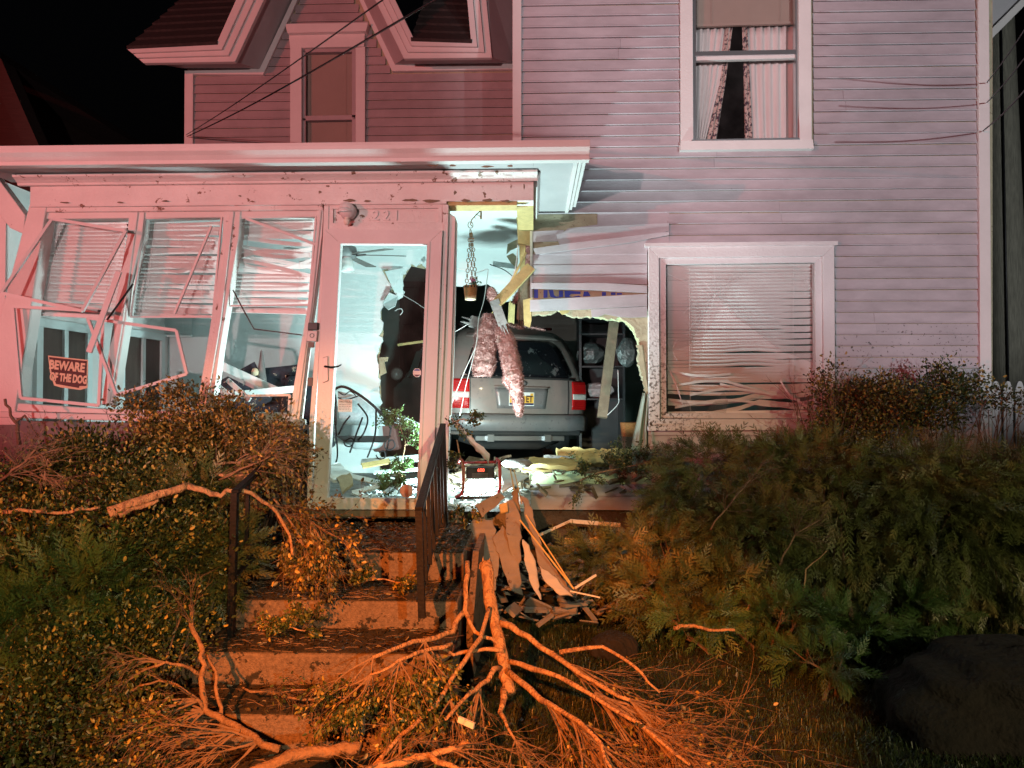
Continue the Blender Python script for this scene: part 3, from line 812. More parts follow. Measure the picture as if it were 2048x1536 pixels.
sash([(291,437,5.04),(444,433,5.04),(426,634,5.05),(262,634,5.05)], "window_sash", w=0.012, label="middle window sash with cracked glass")
sash([(482,436,5.04),(632,433,5.04),(618,610,5.05),(456,612,5.05)], "window_sash", w=0.012, label="right window sash with a broken pane", glass_q=[(482,436,5.045),(632,433,5.045),(626,530,5.045),(470,520,5.045)])
sash([(424,793,4.99),(580,790,4.99),(577,835,5.0),(420,835,5.0)], "window_sash", w=0.016, label="low sash rail left across the right window")

cracks(porch, (372,512), 90, YP + 0.036, 11, 8)
cracks(porch, (560,470), 60, YP + 0.036, 12, 6)
crack(porch, [(300,500),(350,470),(380,436)], YP + 0.036); crack(porch, [(340,437),(378,480),(400,437)], YP + 0.036)

# loose sticks of broken frame
def stick(name, a, b_, w, m="trim_clean", label=None, cat="wood", t=0.015, group=None):
    q = MB(); q.bar(P(*a), P(*b_), w, t); return bevel(q.build(name, m, None, label=label, cat=cat, group=group), 0.002)
stick("loose_stick", (238,543,4.86), (178,705,4.82), 0.042, label="flat white stick dangling across the two left porch windows")
stick("loose_stick", (423,452,5.02), (349,628,5.02), 0.018, label="thin strip of broken frame slanting across the middle porch window")
stick("loose_stick", (492,437,5.02), (632,489,5.02), 0.020, label="thin frame strip slanting across the top of the right porch window")
stick("loose_stick", (266,568,4.97), (214,640,4.9), 0.010, "black", label="thin black strip hanging by the left mullion")
q = MB(); q.tube([P(466,580,5.0), P(488,622,5.0), P(508,658,5.0), P(604,670,5.0)], 0.005, 5); q.build("gasket_strip", "black", None, label="bent dark glazing strip hanging in the right porch window", cat="strip")

# venetian blinds
def blind(label, L0, R0, L1, R1, n, Y, m="blind_white", wig=0.0, mess=None, group="venetian blinds"):
    """L0,R0 top corners and L1,R1 bottom corners in photo pixels; mess(k/n, u) -> (dy_px, dY) bends a slat"""
    a, b_, c, d = P(*L0, Y), P(*R0, Y), P(*L1, Y), P(*R1, Y)
    root = thing("venetian_blind", label, "blind", (c + d) / 2, group)
    hb = MB(); hb.bar(a, b_, 0.03, 0.03); hb.build("head_rail", m, root)
    pitch = (a - c).length / n
    for k in range(1, n):
        t = k / n
        l = a.lerp(c, t); r = b_.lerp(d, t); pts = []
        j = rnd.uniform(-wig, wig)
        for i in range(9):
            u = i / 8
            p = l.lerp(r, u)
            dz = j * math.sin(u * math.pi * rnd.uniform(0.9, 1.1))
            dY = 0
            if mess:
                mz, dY = mess(t, u); dz += mz
            pts.append(p + Vector((0, dY, dz)))
        q = MB(); q.ribbon(pts, Vector((0, -0.020, pitch * 0.93)), Vector((0, 0.0012, 0.0004)))
        q.build("slat", m, root)
    bb = MB(); bb.bar(c, d, 0.022, 0.025); bb.build("bottom_rail", m, root)
    for u in (0.15, 0.85):
        q = MB(); q.tube([a.lerp(b_, u) + Vector((0,-0.02,0)), c.lerp(d, u) + Vector((0,-0.02,0))], 0.0012, 4); q.build("cord", m, root)
    return root
blind("blind with warm shaded slats behind the leaning left porch sash", (104,440), (256,436), (62,628), (236,636), 26, YP + 0.16, wig=0.004)
def mess2(t, u):
    if 0.22 < t < 0.30: return (-0.02 * u + 0.015, 0)
    if 0.55 < t < 0.72 and u > 0.55: return (0.02 * math.sin(t * 80), 0.01)
    return (0.012 * math.sin(t * 40) * u, 0)
blind("blind hanging lopsided in the middle porch window", (290,437), (446,432), (270,628), (424,634), 27, YP + 0.17, wig=0.006, mess=mess2)
def mess3(t, u):
    if 0.20 < t < 0.62:
        f = math.sin((t - 0.20) / 0.42 * math.pi)
        return (0.09 * f * math.sin(u * 2.4 + t * 9) * (1 if t < 0.42 else -0.8) + 0.10 * f * (0.5 - u) * math.sin(t * 37), -0.05 * f * math.sin(t * 60))
    return (0.01 * u * math.sin(t * 70), 0)
blind("wrecked blind with splayed bent slats in the right porch window", (482,437), (632,432), (456,622), (616,626), 24, YP + 0.17, wig=0.008, mess=mess3)
def messb(t, u):
    dz = 0.0
    if t > 0.80: dz = (0.075 * math.sin(u * 4.2 + t * 11) + 0.05 * math.sin(t * 83)) * (t - 0.80) / 0.20 - 0.05 * (t - 0.8) / 0.2 * (u > 0.55) * math.sin(u * 9)
    elif 0.55 < t < 0.60 and 0.4 < u < 0.75: dz = 0.012
    elif 0.64 < t < 0.70: dz = 0.015 * math.sin(max(0, min(1, (u - 0.35) / 0.4)) * math.pi)
    elif u > 0.85 and 0.15 < t < 0.7: dz = 0.008 * math.sin(t * 140)
    return (dz + 0.004 * math.sin(t * 33 + u * 2), 0.03 * math.sin(t * 3.1) * math.sin(u * 3.1))
bigblind = blind("wide white blind gaping at the bottom in the cracked picture window", (1333,530), (1630,526), (1336,826), (1628,822), 44, YM + 0.07, wig=0.003, mess=messb)
for k, (xa, ya, xm, ym, xb, yb, yo) in enumerate(((1338,742,1400,752,1462,748,-0.02),(1345,772,1440,762,1545,790,-0.03),(1380,790,1470,778,1600,800,-0.025),(1340,800,1420,806,1520,792,-0.035),(1440,768,1530,786,1628,780,-0.015),(1350,815,1450,800,1560,812,-0.04),(1500,806,1560,812,1628,800,-0.03),(1334,730,1352,770,1366,812,-0.03),(1560,760,1580,790,1618,815,-0.035))):
    a_, m_, b_ = P(xa, ya, YM + 0.07 + yo), P(xm, ym, YM + 0.06 + yo), P(xb, yb, YM + 0.07 + yo)
    q = MB(); q.ribbon(smooth3([a_, m_, b_], 6), Vector((0, -0.012, 0.020)), Vector((0, 0.0012, 0.0004))); q.build("slat", "blind_white", bigblind)
blind("rolled up blind at the top of the upper floor window", (1393,-40), (1588,-44), (1393,52), (1588,46), 16, YM + 0.09, "blind_tan", wig=0.001)
blind("tan blind behind the narrow gable window", (606,98), (708,96), (606,330), (708,330), 46, YL + 0.07, "blind_tan")

# curtains of the upper window
def curtain(name, edge_l, edge_r, Y, m, label, group, folds=5, amp=0.018, t=0.004, parent=None, cat="curtain"):
    nr, nc = 12, 26; b = MB(); vs = []
    for j in range(nr + 1):
        for i in range(nc + 1):
            v = j / nr; u = i / nc
            def at(e):
                k = v * (len(e) - 1); a = min(int(k), len(e) - 2); f = k - a
                return (lerp(e[a][0], e[a+1][0], f), lerp(e[a][1], e[a+1][1], f))
            l, r = at(edge_l), at(edge_r)
            p = P(lerp(l[0], r[0], u), lerp(l[1], r[1], u), Y)
            p.y += amp * math.sin(u * folds * 6.28 + v * 1.2) + amp * 0.5 * math.sin(u * folds * 13 + v)
            vs.append(p)
    fs = [(j*(nc+1)+i, j*(nc+1)+i+1, (j+1)*(nc+1)+i+1, (j+1)*(nc+1)+i) for j in range(nr) for i in range(nc)]
    b.add(vs, fs)
    o = b.build(name, m, parent, True, label if parent is None else None, cat if parent is None else None, group if parent is None else None)
    md = o.modifiers.new("thick", 'SOLIDIFY'); md.thickness = t
    return o
cl = curtain("curtain", [(1391,52),(1391,170),(1391,284)], [(1462,54),(1440,170),(1410,284)], YM + 0.16, "curtain_white", "left white curtain pulled aside in the upper floor window", "upper window curtains")
curtain("floral_edge", [(1452,54),(1438,170),(1412,284)], [(1465,54),(1450,170),(1432,284)], YM + 0.14, "curtain_floral", "", None, 2, 0.008, parent=cl)
cr_ = curtain("curtain", [(1492,54),(1496,170),(1502,284)], [(1590,52),(1590,170),(1590,284)], YM + 0.16, "curtain_white", "right white curtain hanging in the upper floor window", "upper window curtains", 6)
curtain("floral_edge", [(1484,54),(1488,170),(1490,284)], [(1494,54),(1500,170),(1506,284)], YM + 0.14, "curtain_floral", "", None, 2, 0.008, parent=cr_)

# BEWARE OF THE DOG sign behind the lower left sash
mat("sign_dark", (0.014, 0.010, 0.010), 0.5, 0.3, 12); mat("sign_cream", (0.80, 0.62, 0.42), 0.6, 0.1, 12)
sg = MB(); sg.px([(98,714),(173,722),(172,772),(158,772),(157,776),(124,770),(112,768),(103,745)], YP + 0.03, 0.004)
sign = sg.build("warning_sign", "sign_dark", None, label="torn dark sign reading BEWARE OF THE DOG in cream letters", cat="sign")
b = MB(); b.px([(96,711),(176,720),(175,776),(160,780),(122,775),(108,771),(100,745)], YP + 0.035, 0.003); b.build("sign_border", "sign_cream", sign)
ta = math.atan2(P(98,714,YP).z - P(173,722,YP).z, P(173,722,YP).x - P(98,714,YP).x)
text("sign_text", "BEWARE", 0.088, P(134, 733, YP + 0.028), "sign_cream", sign, rot=(math.pi/2, ta, 0), sx=0.78, bold=0.004)
text("sign_text", "OF THE DOG", 0.078, P(137, 757, YP + 0.028), "sign_cream", sign, rot=(math.pi/2, ta, 0), sx=0.60, bold=0.004)
# ================================================================ inside the house
# porch back wall: white board with the ragged hole the car made
bw = MB()
hole = [(907,572),(893,560),(880,546),(866,540),(851,536),(842,527),(832,534),(822,527),(812,548),(806,549),(806,590),(800,586),(790,572),(778,585),(768,600),(762,619),
        (763,641),(766,652),(762,665),(766,682),(757,698),(754,721),(760,735),(757,748),(761,760),(758,785),(762,800),(760,820),(770,850),(760,900),(760,1010)]
bw.px([(-140,470),(1062,470),(1062,560),(1046,575),(1030,600),(1010,604),(988,598),(986,575),(975,568),(960,571),(940,569),(925,573)] + jag(hole, 1.8, 5, 9, False) + [(-140,1010)], YL - 0.03, 0.025)
back = bw.build("porch_back_wall", "drywall", house, label="white inner porch wall with a ragged hole torn through it")
bw = MB(); bw.px([(900,562),(893,550),(880,536),(866,530),(851,527),(840,520),(826,520),(806,540),(796,560),(770,580),(756,610),(757,640),(760,660),(757,680),(749,700),(748,730),(752,760),(754,800),(752,830),(752,1010),(760,1010),(760,820),(762,790),(760,750),(757,721),(762,690),(767,665),(763,641),(762,619),(770,597),(790,572),(806,560),(812,548),(822,532),(851,538),(880,546),(893,562),(900,572)], YL - 0.004, 0.02)
bw.build("drywall_core", "drywall_core", back)
def flap(pts, m="drywall", t=0.012, name="drywall_flap"):
    b = MB(); q = [P(*p) for p in pts]; n = (q[1]-q[0]).cross(q[2]-q[0]).normalized() * t
    b.prism(q, n); return b.build(name, m, back)
flap([(770,543,7.40),(806,536,7.45),(806,594,7.43),(796,600,7.40),(786,578,7.38)])
flap([(765,540,7.43),(776,538,7.45),(784,570,7.46),(776,562,7.42)], "drywall_core")
flap([(778,585,7.38),(796,592,7.35),(790,612,7.30),(776,619,7.32),(765,609,7.40)])
flap([(784,574,7.42),(800,570,7.44),(800,588,7.44),(782,584,7.42)], "drywall_core")
flap([(845,530,7.4),(851,520,7.42),(856,536,7.42)])
flap([(758,715,7.44),(776,714,7.40),(774,722,7.40),(768,724,7.40),(772,745,7.40),(760,752,7.44)], "drywall_core")
b = MB(); b.px([(1015,488),(1036,478),(1036,494),(1022,500),(1013,508)], YM + 0.5, 0.012); b.build("drywall_flap", "drywall_core", back)
b = MB(); b.px([(1013,512),(1026,506),(1036,516),(1034,536),(1022,526)], YM + 0.5, 0.012); b.build("drywall_flap", "drywall_core", back)
b = MB(); b.px([(985,532),(1032,538),(1030,600),(1004,602),(986,596)], YL - 0.09, 0.015); b.build("drywall_flap", "drywall", back)
# windows of the porch's left side wall, seen through the broken sashes (dark panes, pale trim)
XS_ = XPL - 0.25
for (y0, y1, z0, z1), lab in (((5.42,6.12,1.30,2.22), "pale trimmed dark window behind the dog sign"), ((6.55,7.35,1.25,2.25), "pale trimmed dark window behind the middle sash")):
    fr = MB(); fr.box((XS_+0.001, y0, z1-0.07), (XS_+0.035, y1, z1))
    wi = fr.build("inner_window", "drywall", house, label=lab)
    for ya, yb in ((y0, y0+0.07), (y1-0.07, y1), ((y0+y1)/2-0.025, (y0+y1)/2+0.025)):
        q = MB(); q.box((XS_+0.001, ya, z0), (XS_+0.034, yb, z1-0.071)); q.build("frame", "drywall", wi)
    q = MB(); q.box((XS_+0.001, y0+0.07, z0), (XS_+0.012, y1-0.07, z1-0.071)); q.build("pane", "brown_panel", wi)
blind("pale blind on the inner window behind the middle porch sash", (276,600), (384,600), (276,672), (384,672), 12, YL - 0.10, "drywall")
# the room the car stands in
room(X(-120, YL), XR - 0.25, YL + 0.12, 13.4, FLOOR, ZCEIL + 0.6, "room_wall", "living_room")
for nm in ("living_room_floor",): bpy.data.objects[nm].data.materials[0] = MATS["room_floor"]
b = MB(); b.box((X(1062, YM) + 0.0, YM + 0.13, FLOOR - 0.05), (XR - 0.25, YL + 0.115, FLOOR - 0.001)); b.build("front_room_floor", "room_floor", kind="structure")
b = MB(); b.box((X(1062, YM), YM + 0.13, ZCEIL + 0.3), (XR - 0.25, YL + 0.115, ZCEIL + 0.35)); b.build("front_room_ceiling", "room_wall", kind="structure")
# panelled door at the back
dd = MB(); dd.px([(800,560),(905,560),(905,900),(800,900)], 13.2, 0.06)
idoor = dd.build("inner_door", "brown_panel", house, label="dark brown panelled door at the back of the room")
for q in ([(806,574),(840,574),(840,650),(806,650)], [(806,668),(840,668),(840,760),(806,760)], [(850,574),(890,574),(890,650),(850,650)], [(850,668),(890,668),(890,760),(850,760)]):
    b = MB(); b.px(q, 13.17, 0.03); bevel(b.build("panel", "brown_panel", idoor), 0.01)

# ---------------- the car (built at the origin: x right, y forward, z up, then turned and set down)
mat("car_paint", (0.20, 0.168, 0.152), 0.40, 0.05, 9.0, metal=0.0, coat=0.35, mask=(0.16, 0.14, 0.13), mscale=14, mthr=0.60)
mat("car_lower", (0.21, 0.20, 0.20), 0.38, 0.08, 9.0, metal=0.3, coat=0.1, mask=(0.15, 0.145, 0.145), mscale=20, mthr=0.60)
mat("car_glass", (0.006, 0.007, 0.009), 0.06, 0.2, 4.0, spec=0.7, mask=(0.10, 0.10, 0.10), mscale=7, mthr=0.60)
mat("tail_red", (0.42, 0.010, 0.010), 0.18, 0.15, 30.0, spec=0.6, emit=(1.0, 0.02, 0.02), estr=0.03)
mat("tail_clear", (0.62, 0.60, 0.56), 0.15, 0.1, 30.0, spec=0.6)
mat("plate_white", (0.75, 0.77, 0.75), 0.4, 0.04); mat("plate_gold", (0.72, 0.42, 0.06), 0.4, 0.06); mat("plate_blue", (0.02, 0.03, 0.10), 0.4); mat("plate_ink", (0.06, 0.025, 0.02), 0.5)
mat("rubber", (0.02, 0.02, 0.02), 0.8, 0.2, 20); mat("chrome", (0.6, 0.6, 0.62), 0.15, 0.02, metal=1.0)
mat("car_inside", (0.02, 0.02, 0.02), 0.9)
car = thing("crashed_suv", "bronze grey sport utility vehicle driven deep into the house with its tailgate facing out", "car", (0, 0, 0))
# (half width, height, y of the rear face at the centre) rows of the tail from the sill to the roof
rowsR = [(0.78,0.36,0.10),(0.84,0.46,0.06),(0.865,0.60,0.05),(0.875,0.75,0.045),(0.875,0.88,0.05),(0.865,0.98,0.06),(0.835,1.08,0.095),(0.80,1.20,0.14),(0.755,1.34,0.20),(0.705,1.47,0.27),(0.66,1.54,0.33),(0.58,1.60,0.42),(0.42,1.64,0.52)]
def tail_pt(u, i, off=0.0):
    w, z, y = rowsR[i]
    return tail_wz(u, w, z, y, off)
def tail_wz(u, w, z, y, off=0.0):
    return Vector((u * w, y + 0.15 * abs(u) ** 3.0 - off, z))
def tail_at(x, z, off=0.0):
    for i in range(len(rowsR) - 1):
        if rowsR[i][1] <= z <= rowsR[i+1][1]:
            t = (z - rowsR[i][1]) / (rowsR[i+1][1] - rowsR[i][1])
            w, y = lerp(rowsR[i][0], rowsR[i+1][0], t), lerp(rowsR[i][2], rowsR[i+1][2], t)
            u = max(-1, min(1, x / w)); return tail_wz(u, w, z, y, off)
NU = 16
vs = []; fs = []
for i in range(len(rowsR)):
    for k in range(NU + 1): vs.append(tail_pt(-1 + 2 * k / NU, i))
for i in range(len(rowsR) - 1):
    for k in range(NU):
        a = i * (NU + 1) + k; fs.append((a, a + 1, a + NU + 2, a + NU + 1))
# sides: stations along the length with the same rows
stations = [0.45, 1.1, 2.0, 2.75, 3.25, 3.6, 4.3, 4.42]
def side_pt(s, i, sgn):
    w, z, y = rowsR[i]
    yy = stations[s]
    if i >= 6:                                          # greenhouse: the windscreen slopes down to the bonnet
        lim = 2.75 + (1.64 - z) * 1.0
        if yy > lim: z = max(1.02, z - (yy - lim) * 0.9) if yy < 3.7 else 1.0 - 0.06 * (yy - 3.6); 
    if yy > 4.2: w *= 0.93; z = min(z, 0.94)
    return Vector((sgn * (w + 0.015 * (i < 6)), max(yy, y + 0.15), z))
base_r = {}
for sgn in (-1, 1):
    prev = [i * (NU + 1) + (0 if sgn < 0 else NU) for i in range(len(rowsR))]
    for s in range(len(stations)):
        cur = []
        for i in range(len(rowsR)): cur.append(len(vs)); vs.append(side_pt(s, i, sgn))
        for i in range(len(rowsR) - 1):
            fs.append((prev[i], prev[i+1], cur[i+1], cur[i]) if sgn < 0 else (prev[i], cur[i], cur[i+1], prev[i+1]))
        base_r[(sgn, s)] = cur; prev = cur
# roof / bonnet strip and nose
top = len(rowsR) - 1
prevL, prevR = [top * (NU + 1) + k for k in range(NU + 1)], None
lastrow = prevL
for s in range(len(stations)):
    l, r = base_r[(-1, s)][top], base_r[(1, s)][top]
    mid = []
    for k in range(NU + 1):
        if k == 0: mid.append(l)
        elif k == NU: mid.append(r)
        else:
            u = k / NU; p = Vector(vs[l]).lerp(Vector(vs[r]), u); p.z += 0.025 * math.sin(u * math.pi); mid.append(len(vs)); vs.append(p)
    for k in range(NU): fs.append((lastrow[k], lastrow[k+1], mid[k+1], mid[k]))
    lastrow = mid
body = MB(); body.add(vs, fs)
bodyo = fixnormals(body.build("body", "car_paint", car, True, loc=(0,0,0)))
def patch(name, xs, zs_, off, m, parent=car, t=0.0, smooth=True):
    """thin shell following the tail surface; xs(z) -> (x0, x1)"""
    q = MB(); vv = []; ff = []; nz = len(zs_); nx = 12
    for z in zs_:
        x0, x1 = xs(z)
        for k in range(nx + 1): vv.append(tail_at(lerp(x0, x1, k / nx), z, off))
    for i in range(nz - 1):
        for k in range(nx):
            a = i * (nx + 1) + k; ff.append((a, a + 1, a + nx + 2, a + nx + 1))
    q.add(vv, ff); o = q.build(name, m, parent, smooth, loc=(0,0,0))
    md = o.modifiers.new("thick", 'SOLIDIFY'); md.thickness = 0.012; md.offset = -1 if False else 0
    return o
zsr = lambda a, b_, n: [a + (b_ - a) * k / n for k in range(n + 1)]
patch("rear_window", lambda z: (lambda w: (-w, w))((0.69 - (z - 1.02) * 0.40) * (1 - 0.22 * max(0, (z - 1.36) / 0.10) ** 2.2 - 0.10 * max(0, (1.07 - z) / 0.04) ** 2)), zsr(1.03, 1.46, 16), 0.006, "car_glass")
patch("window_trim", lambda z: (-(0.71 - (z - 1.02) * 0.42), 0.71 - (z - 1.02) * 0.42), zsr(1.005, 1.028, 2), 0.012, "rubber")
patch("spoiler", lambda z: (-(0.60 - (z - 1.5) * 0.6), 0.60 - (z - 1.5) * 0.6), zsr(1.49, 1.545, 3), 0.03, "car_paint")
for sgn in (-1, 1):
    tl = patch("taillight", lambda z: (0.66, 0.90) if sgn > 0 else (-0.90, -0.62), zsr(0.66, 0.99, 8), 0.016, "tail_red")
    patch("clear_lens", lambda z: (0.665, 0.90) if sgn > 0 else (-0.90, -0.625), zsr(0.78, 0.845, 3), 0.024, "tail_clear", tl)
    for zz in zsr(0.87, 0.97, 5)[:-1] + zsr(0.67, 0.76, 4)[:-1]:
        patch("lens_rib", lambda z: (0.665, 0.90) if sgn > 0 else (-0.90, -0.625), [zz, zz + 0.008], 0.022, "tail_red", tl)
# tailgate seams
patch("tailgate_seam", lambda z: (-0.60, 0.60), zsr(0.600, 0.606, 2), 0.004, "rubber")
patch("tailgate_seam", lambda z: (-0.60, 0.60), zsr(0.505, 0.510, 2), 0.004, "rubber")
for sgn in (-1, 1):
    patch("tailgate_seam", lambda z: (sgn * 0.605, sgn * 0.612), zsr(0.50, 1.0, 6), 0.004, "rubber")
# plate recess, plate and lettering
patch("plate_recess", lambda z: (-0.30 - (z - 0.7) * 0.15, 0.30 + (z - 0.7) * 0.15), zsr(0.665, 0.90, 4), 0.004, "car_lower")
patch("recess_rim", lambda z: (-0.34, 0.34), zsr(0.90, 0.915, 2), 0.02, "car_paint")
px_, pz_ = -0.01, 0.775
yy = tail_at(0.0, 0.775, 0).y - 0.028
b = MB(); b.box((px_-0.155, yy, pz_-0.078), (px_+0.155, yy+0.006, pz_+0.078)); plate = bevel(b.build("licence_plate", "plate_white", car, label="white and gold licence plate half hidden by insulation"), 0.003)
b = MB(); b.box((px_-0.148, yy-0.0012, pz_-0.045), (px_+0.148, yy, pz_+0.035)); b.build("plate_band", "plate_gold", plate)
b = MB(); b.box((px_-0.148, yy-0.0012, pz_-0.068), (px_+0.148, yy, pz_-0.0455)); b.build("plate_band", "plate_blue", plate)
b = MB(); b.box((px_+0.105, yy-0.0024, pz_+0.037), (px_+0.143, yy, pz_+0.066)); b.build("plate_tab", "plate_gold", plate)
text("plate_text", "E", 0.105, (px_+0.07, yy-0.002, pz_-0.003), "plate_ink", plate, sx=0.75, bold=0.003)
text("plate_text", "T", 0.105, (px_+0.112, yy-0.002, pz_-0.003), "plate_ink", plate, sx=0.75, bold=0.003)
text("plate_text", "I", 0.105, (px_-0.115, yy-0.002, pz_-0.003), "plate_ink", plate, sx=0.75, bold=0.003)
b = MB(); b.lathe([(0.0,-0.004),(0.042,-0.004),(0.048,0.0),(0.048,0.006)], (0,0,0), 20, 'Y')
em = b.build("emblem", "chrome", car, True, loc=(0,0,0)); em.location = tail_at(0.02, 0.955, 0.012); em.scale = (1, 1, 0.62)
b = MB(); b.lathe([(0.0,-0.006),(0.036,-0.006),(0.036,0.0)], (0,0,0), 20, 'Y')
em2 = b.build("emblem_face", "car_lower", em, True, loc=(0,0,0)); em2.location = (0,0,0)
# bumper, hitch bar and skirt
bm = MB(); prof = [(0.46,-0.02),(0.40,-0.065),(0.42,-0.105),(0.52,-0.12),(0.585,-0.10),(0.60,-0.04),(0.60,0.06)]
vv = []; ff = []
for k in range(21):
    u = -1 + k / 10
    for z, y in prof: vv.append((u * 0.885, y + 0.06 + 0.19 * abs(u) ** 4.0, z - 0.0))
n = len(prof)
for k in range(20):
    for i in range(n - 1): ff.append((k*n+i, (k+1)*n+i, (k+1)*n+i+1, k*n+i+1))
bm.add(vv, ff); bu = bm.build("bumper", "car_lower", car, True, loc=(0,0,0)); md = bu.modifiers.new("thick", 'SOLIDIFY'); md.thickness = 0.02
b = MB(); b.box((-0.74, 0.02, 0.36), (0.74, 0.05, 0.42)); bevel(b.build("bumper_skirt", "rubber", car), 0.01)
b = MB(); b.box((-0.55, 0.05, 0.295), (0.55, 0.11, 0.355)); hb = bevel(b.build("hitch_bar", "alu", car), 0.006)
for x in (-0.38, 0.32):
    b = MB(); b.box((x-0.04, 0.0, 0.29), (x+0.04, 0.05, 0.37)); b.build("hitch_bracket", "alu", hb)
b = MB(); b.tube([(-0.68,0.3,0.33),(-0.4,0.25,0.24),(0.3,0.3,0.23),(0.6,0.4,0.3)], 0.05, 10); b.build("exhaust", "car_inside", car, True)
for sgn in (-1, 1):
    b = MB(); b.tube([(sgn*0.57,0.62,1.655),(sgn*0.585,1.0,1.69),(sgn*0.585,2.2,1.69),(sgn*0.57,2.6,1.655)], 0.018, 8); b.build("roof_rail", "rubber", car, True)
    # side windows and mirror
    for y0, y1 in ((0.62, 1.25), (1.32, 2.1), (2.15, 2.85)):
        q = MB(); q.prism([(sgn*0.855,y0,1.06),(sgn*0.855,y1,1.06),(sgn*0.735,y1-0.06,1.45),(sgn*0.735,y0+0.1,1.45)], (sgn*0.012,0,0)); q.build("side_window", "car_glass", car)
    b = MB(); b.lathe([(0,-0.05),(0.07,-0.045),(0.1,0.0),(0.07,0.05),(0,0.06)], (sgn*1.0,3.0,1.12), 14, 'Y'); b.build("wing_mirror", "car_paint", car, True)
    for y in (0.95, 3.6):
        ty = MB(); ty.lathe([(0.20,-0.10),(0.30,-0.10),(0.335,-0.07),(0.335,0.07),(0.30,0.10),(0.20,0.10)], (sgn*0.78, y, 0.335), 28, 'X'); wh = ty.build("wheel", "rubber", car, True)
        b = MB(); b.lathe([(0.0,-0.07*sgn),(0.07,-0.08*sgn),(0.19,-0.05*sgn),(0.205,-0.09*sgn)], (sgn*0.78 , y, 0.335), 20, 'X'); b.build("rim", "alu", wh, True)
CARX, CARY = X(1022, 8.3) + 0.13, 8.12
car.location = (CARX, CARY, FLOOR + 0.0)
car.rotation_euler = (0, R(1.2), R(20)); car.scale = (1.0, 1.0, 1.02)
WLOC[car.name] = Vector(car.location)

# ---------------- ceiling fan
mat("fan_grey", (0.16, 0.18, 0.18), 0.5, 0.1); mat("fan_blade", (0.12, 0.125, 0.115), 0.6, 0.2, 10, stretch=(2,2,20)); mat("lamp_glass", (0.7, 0.72, 0.7), 0.2, 0.03)
fc = P(690, 512, 6.3)
fan = thing("ceiling_fan", "grey ceiling fan with a glass lamp hanging inside the porch", "ceiling fan", (fc.x, fc.y, fc.z))
b = MB(); b.lathe([(0.0,0.16),(0.06,0.16),(0.07,0.14),(0.05,0.10),(0.10,0.08),(0.115,0.03),(0.10,-0.01),(0.05,-0.03),(0,-0.03)], fc, 24); b.build("motor", "fan_grey", fan, True)
b = MB(); b.tube([fc + Vector((0,0,0.14)), Vector((fc.x, fc.y, ZCEIL - 0.002))], 0.018, 10); b.build("downrod", "fan_grey", fan, True)
for a in (2, -32, 78, 150, 222):
    dx, dy = math.cos(R(a)), math.sin(R(a))
    b = MB(); p0 = fc + Vector((dx*0.12, dy*0.12, 0.01)); p1 = fc + Vector((dx*0.55, dy*0.55, 0.0))
    b.bar(p0, p1, 0.085, 0.008, up=(0.0, -0.18, 1), w2=0.115); bl = bevel(b.build("blade", "fan_blade", fan), 0.01)
    b = MB(); b.bar(fc + Vector((dx*0.05, dy*0.05, 0.0)), fc + Vector((dx*0.19, dy*0.19, 0.012)), 0.03, 0.012, up=(0,0,1)); b.build("blade_iron", "black_iron", bl)
lc = fc + Vector((0.03, -0.04, -0.05))
b = MB(); b.lathe([(0.035,0.03),(0.05,0.0),(0.062,-0.05),(0.066,-0.10),(0.062,-0.10),(0.057,-0.05),(0.045,0.0),(0.03,0.03)], lc, 20); b.build("lamp_shade", "lamp_glass", fan, True)

# ---------------- hanging flower basket
mat("wicker", (0.42, 0.17, 0.05), 0.7, 0.35, 40, bump=0.6, stretch=(1,1,3)); mat("brass", (0.30, 0.16, 0.06), 0.4, 0.3, 20, metal=0.6)
hx = P(946, 424, 5.35)
hb_ = thing("hanging_basket", "small wicker flower basket hanging on brass chains in the open porch corner", "basket", P(942, 598, 5.35))
def ring(c, r, tr, tilt, seg=10):
    pts = [c + Vector((math.cos(a) * r * math.cos(tilt), math.cos(a) * r * math.sin(tilt), math.sin(a) * r * 1.25)) for a in [2 * math.pi * k / seg for k in range(seg + 1)]]
    q = MB(); q.tube(pts, tr, 5, cap=False); return q
b = MB(); b.tube([P(962,418,5.35), P(962,438,5.35)], 0.007, 8); b.build("bracket_post", "brass", hb_, True)
b = MB(); b.tube([P(962,420,5.35), P(950,432,5.35), P(943,440,5.35), P(941,449,5.35), P(944,452,5.35)], 0.004, 6); b.build("bracket_arm", "brass", hb_, True)
b = MB(); b.tube([P(962,434,5.35), P(952,428,5.35), P(949,434,5.35), P(951,437,5.35)], 0.003, 6); b.build("bracket_arm", "brass", hb_, True)
ring(P(941,450,5.35), 0.020, 0.003, 0.2).build("chain_link", "brass", hb_, True)
ring(P(941,463,5.35), 0.013, 0.003, 1.2).build("chain_link", "brass", hb_, True)
for (xa, xb, ya, yb) in ((940,933,470,572),(942,944,470,566),(944,952,470,568)):
    n = 11
    for k in range(n):
        t = k / (n - 1)
        ring(P(lerp(xa, xb, t), lerp(ya, yb, t), 5.35 + (0.03 if xb == 944 else 0)), 0.0125, 0.0032, 0.2 if k % 2 else 1.35).build("chain_link", "brass", hb_, True)
pb = P(941, 599, 5.35)
b = MB(); b.lathe([(0.0,0.0),(0.038,0.0),(0.042,0.01),(0.055,0.105),(0.053,0.105),(0.04,0.012),(0.0,0.012)], pb, 20); b.build("pot", "wicker", hb_, True)
b = MB(); b.lathe([(0.0,-0.003),(0.040,-0.003),(0.043,0.014),(0.039,0.014),(0,0.0)], pb, 20); b.build("pot_base", "sign_cream", hb_, True)
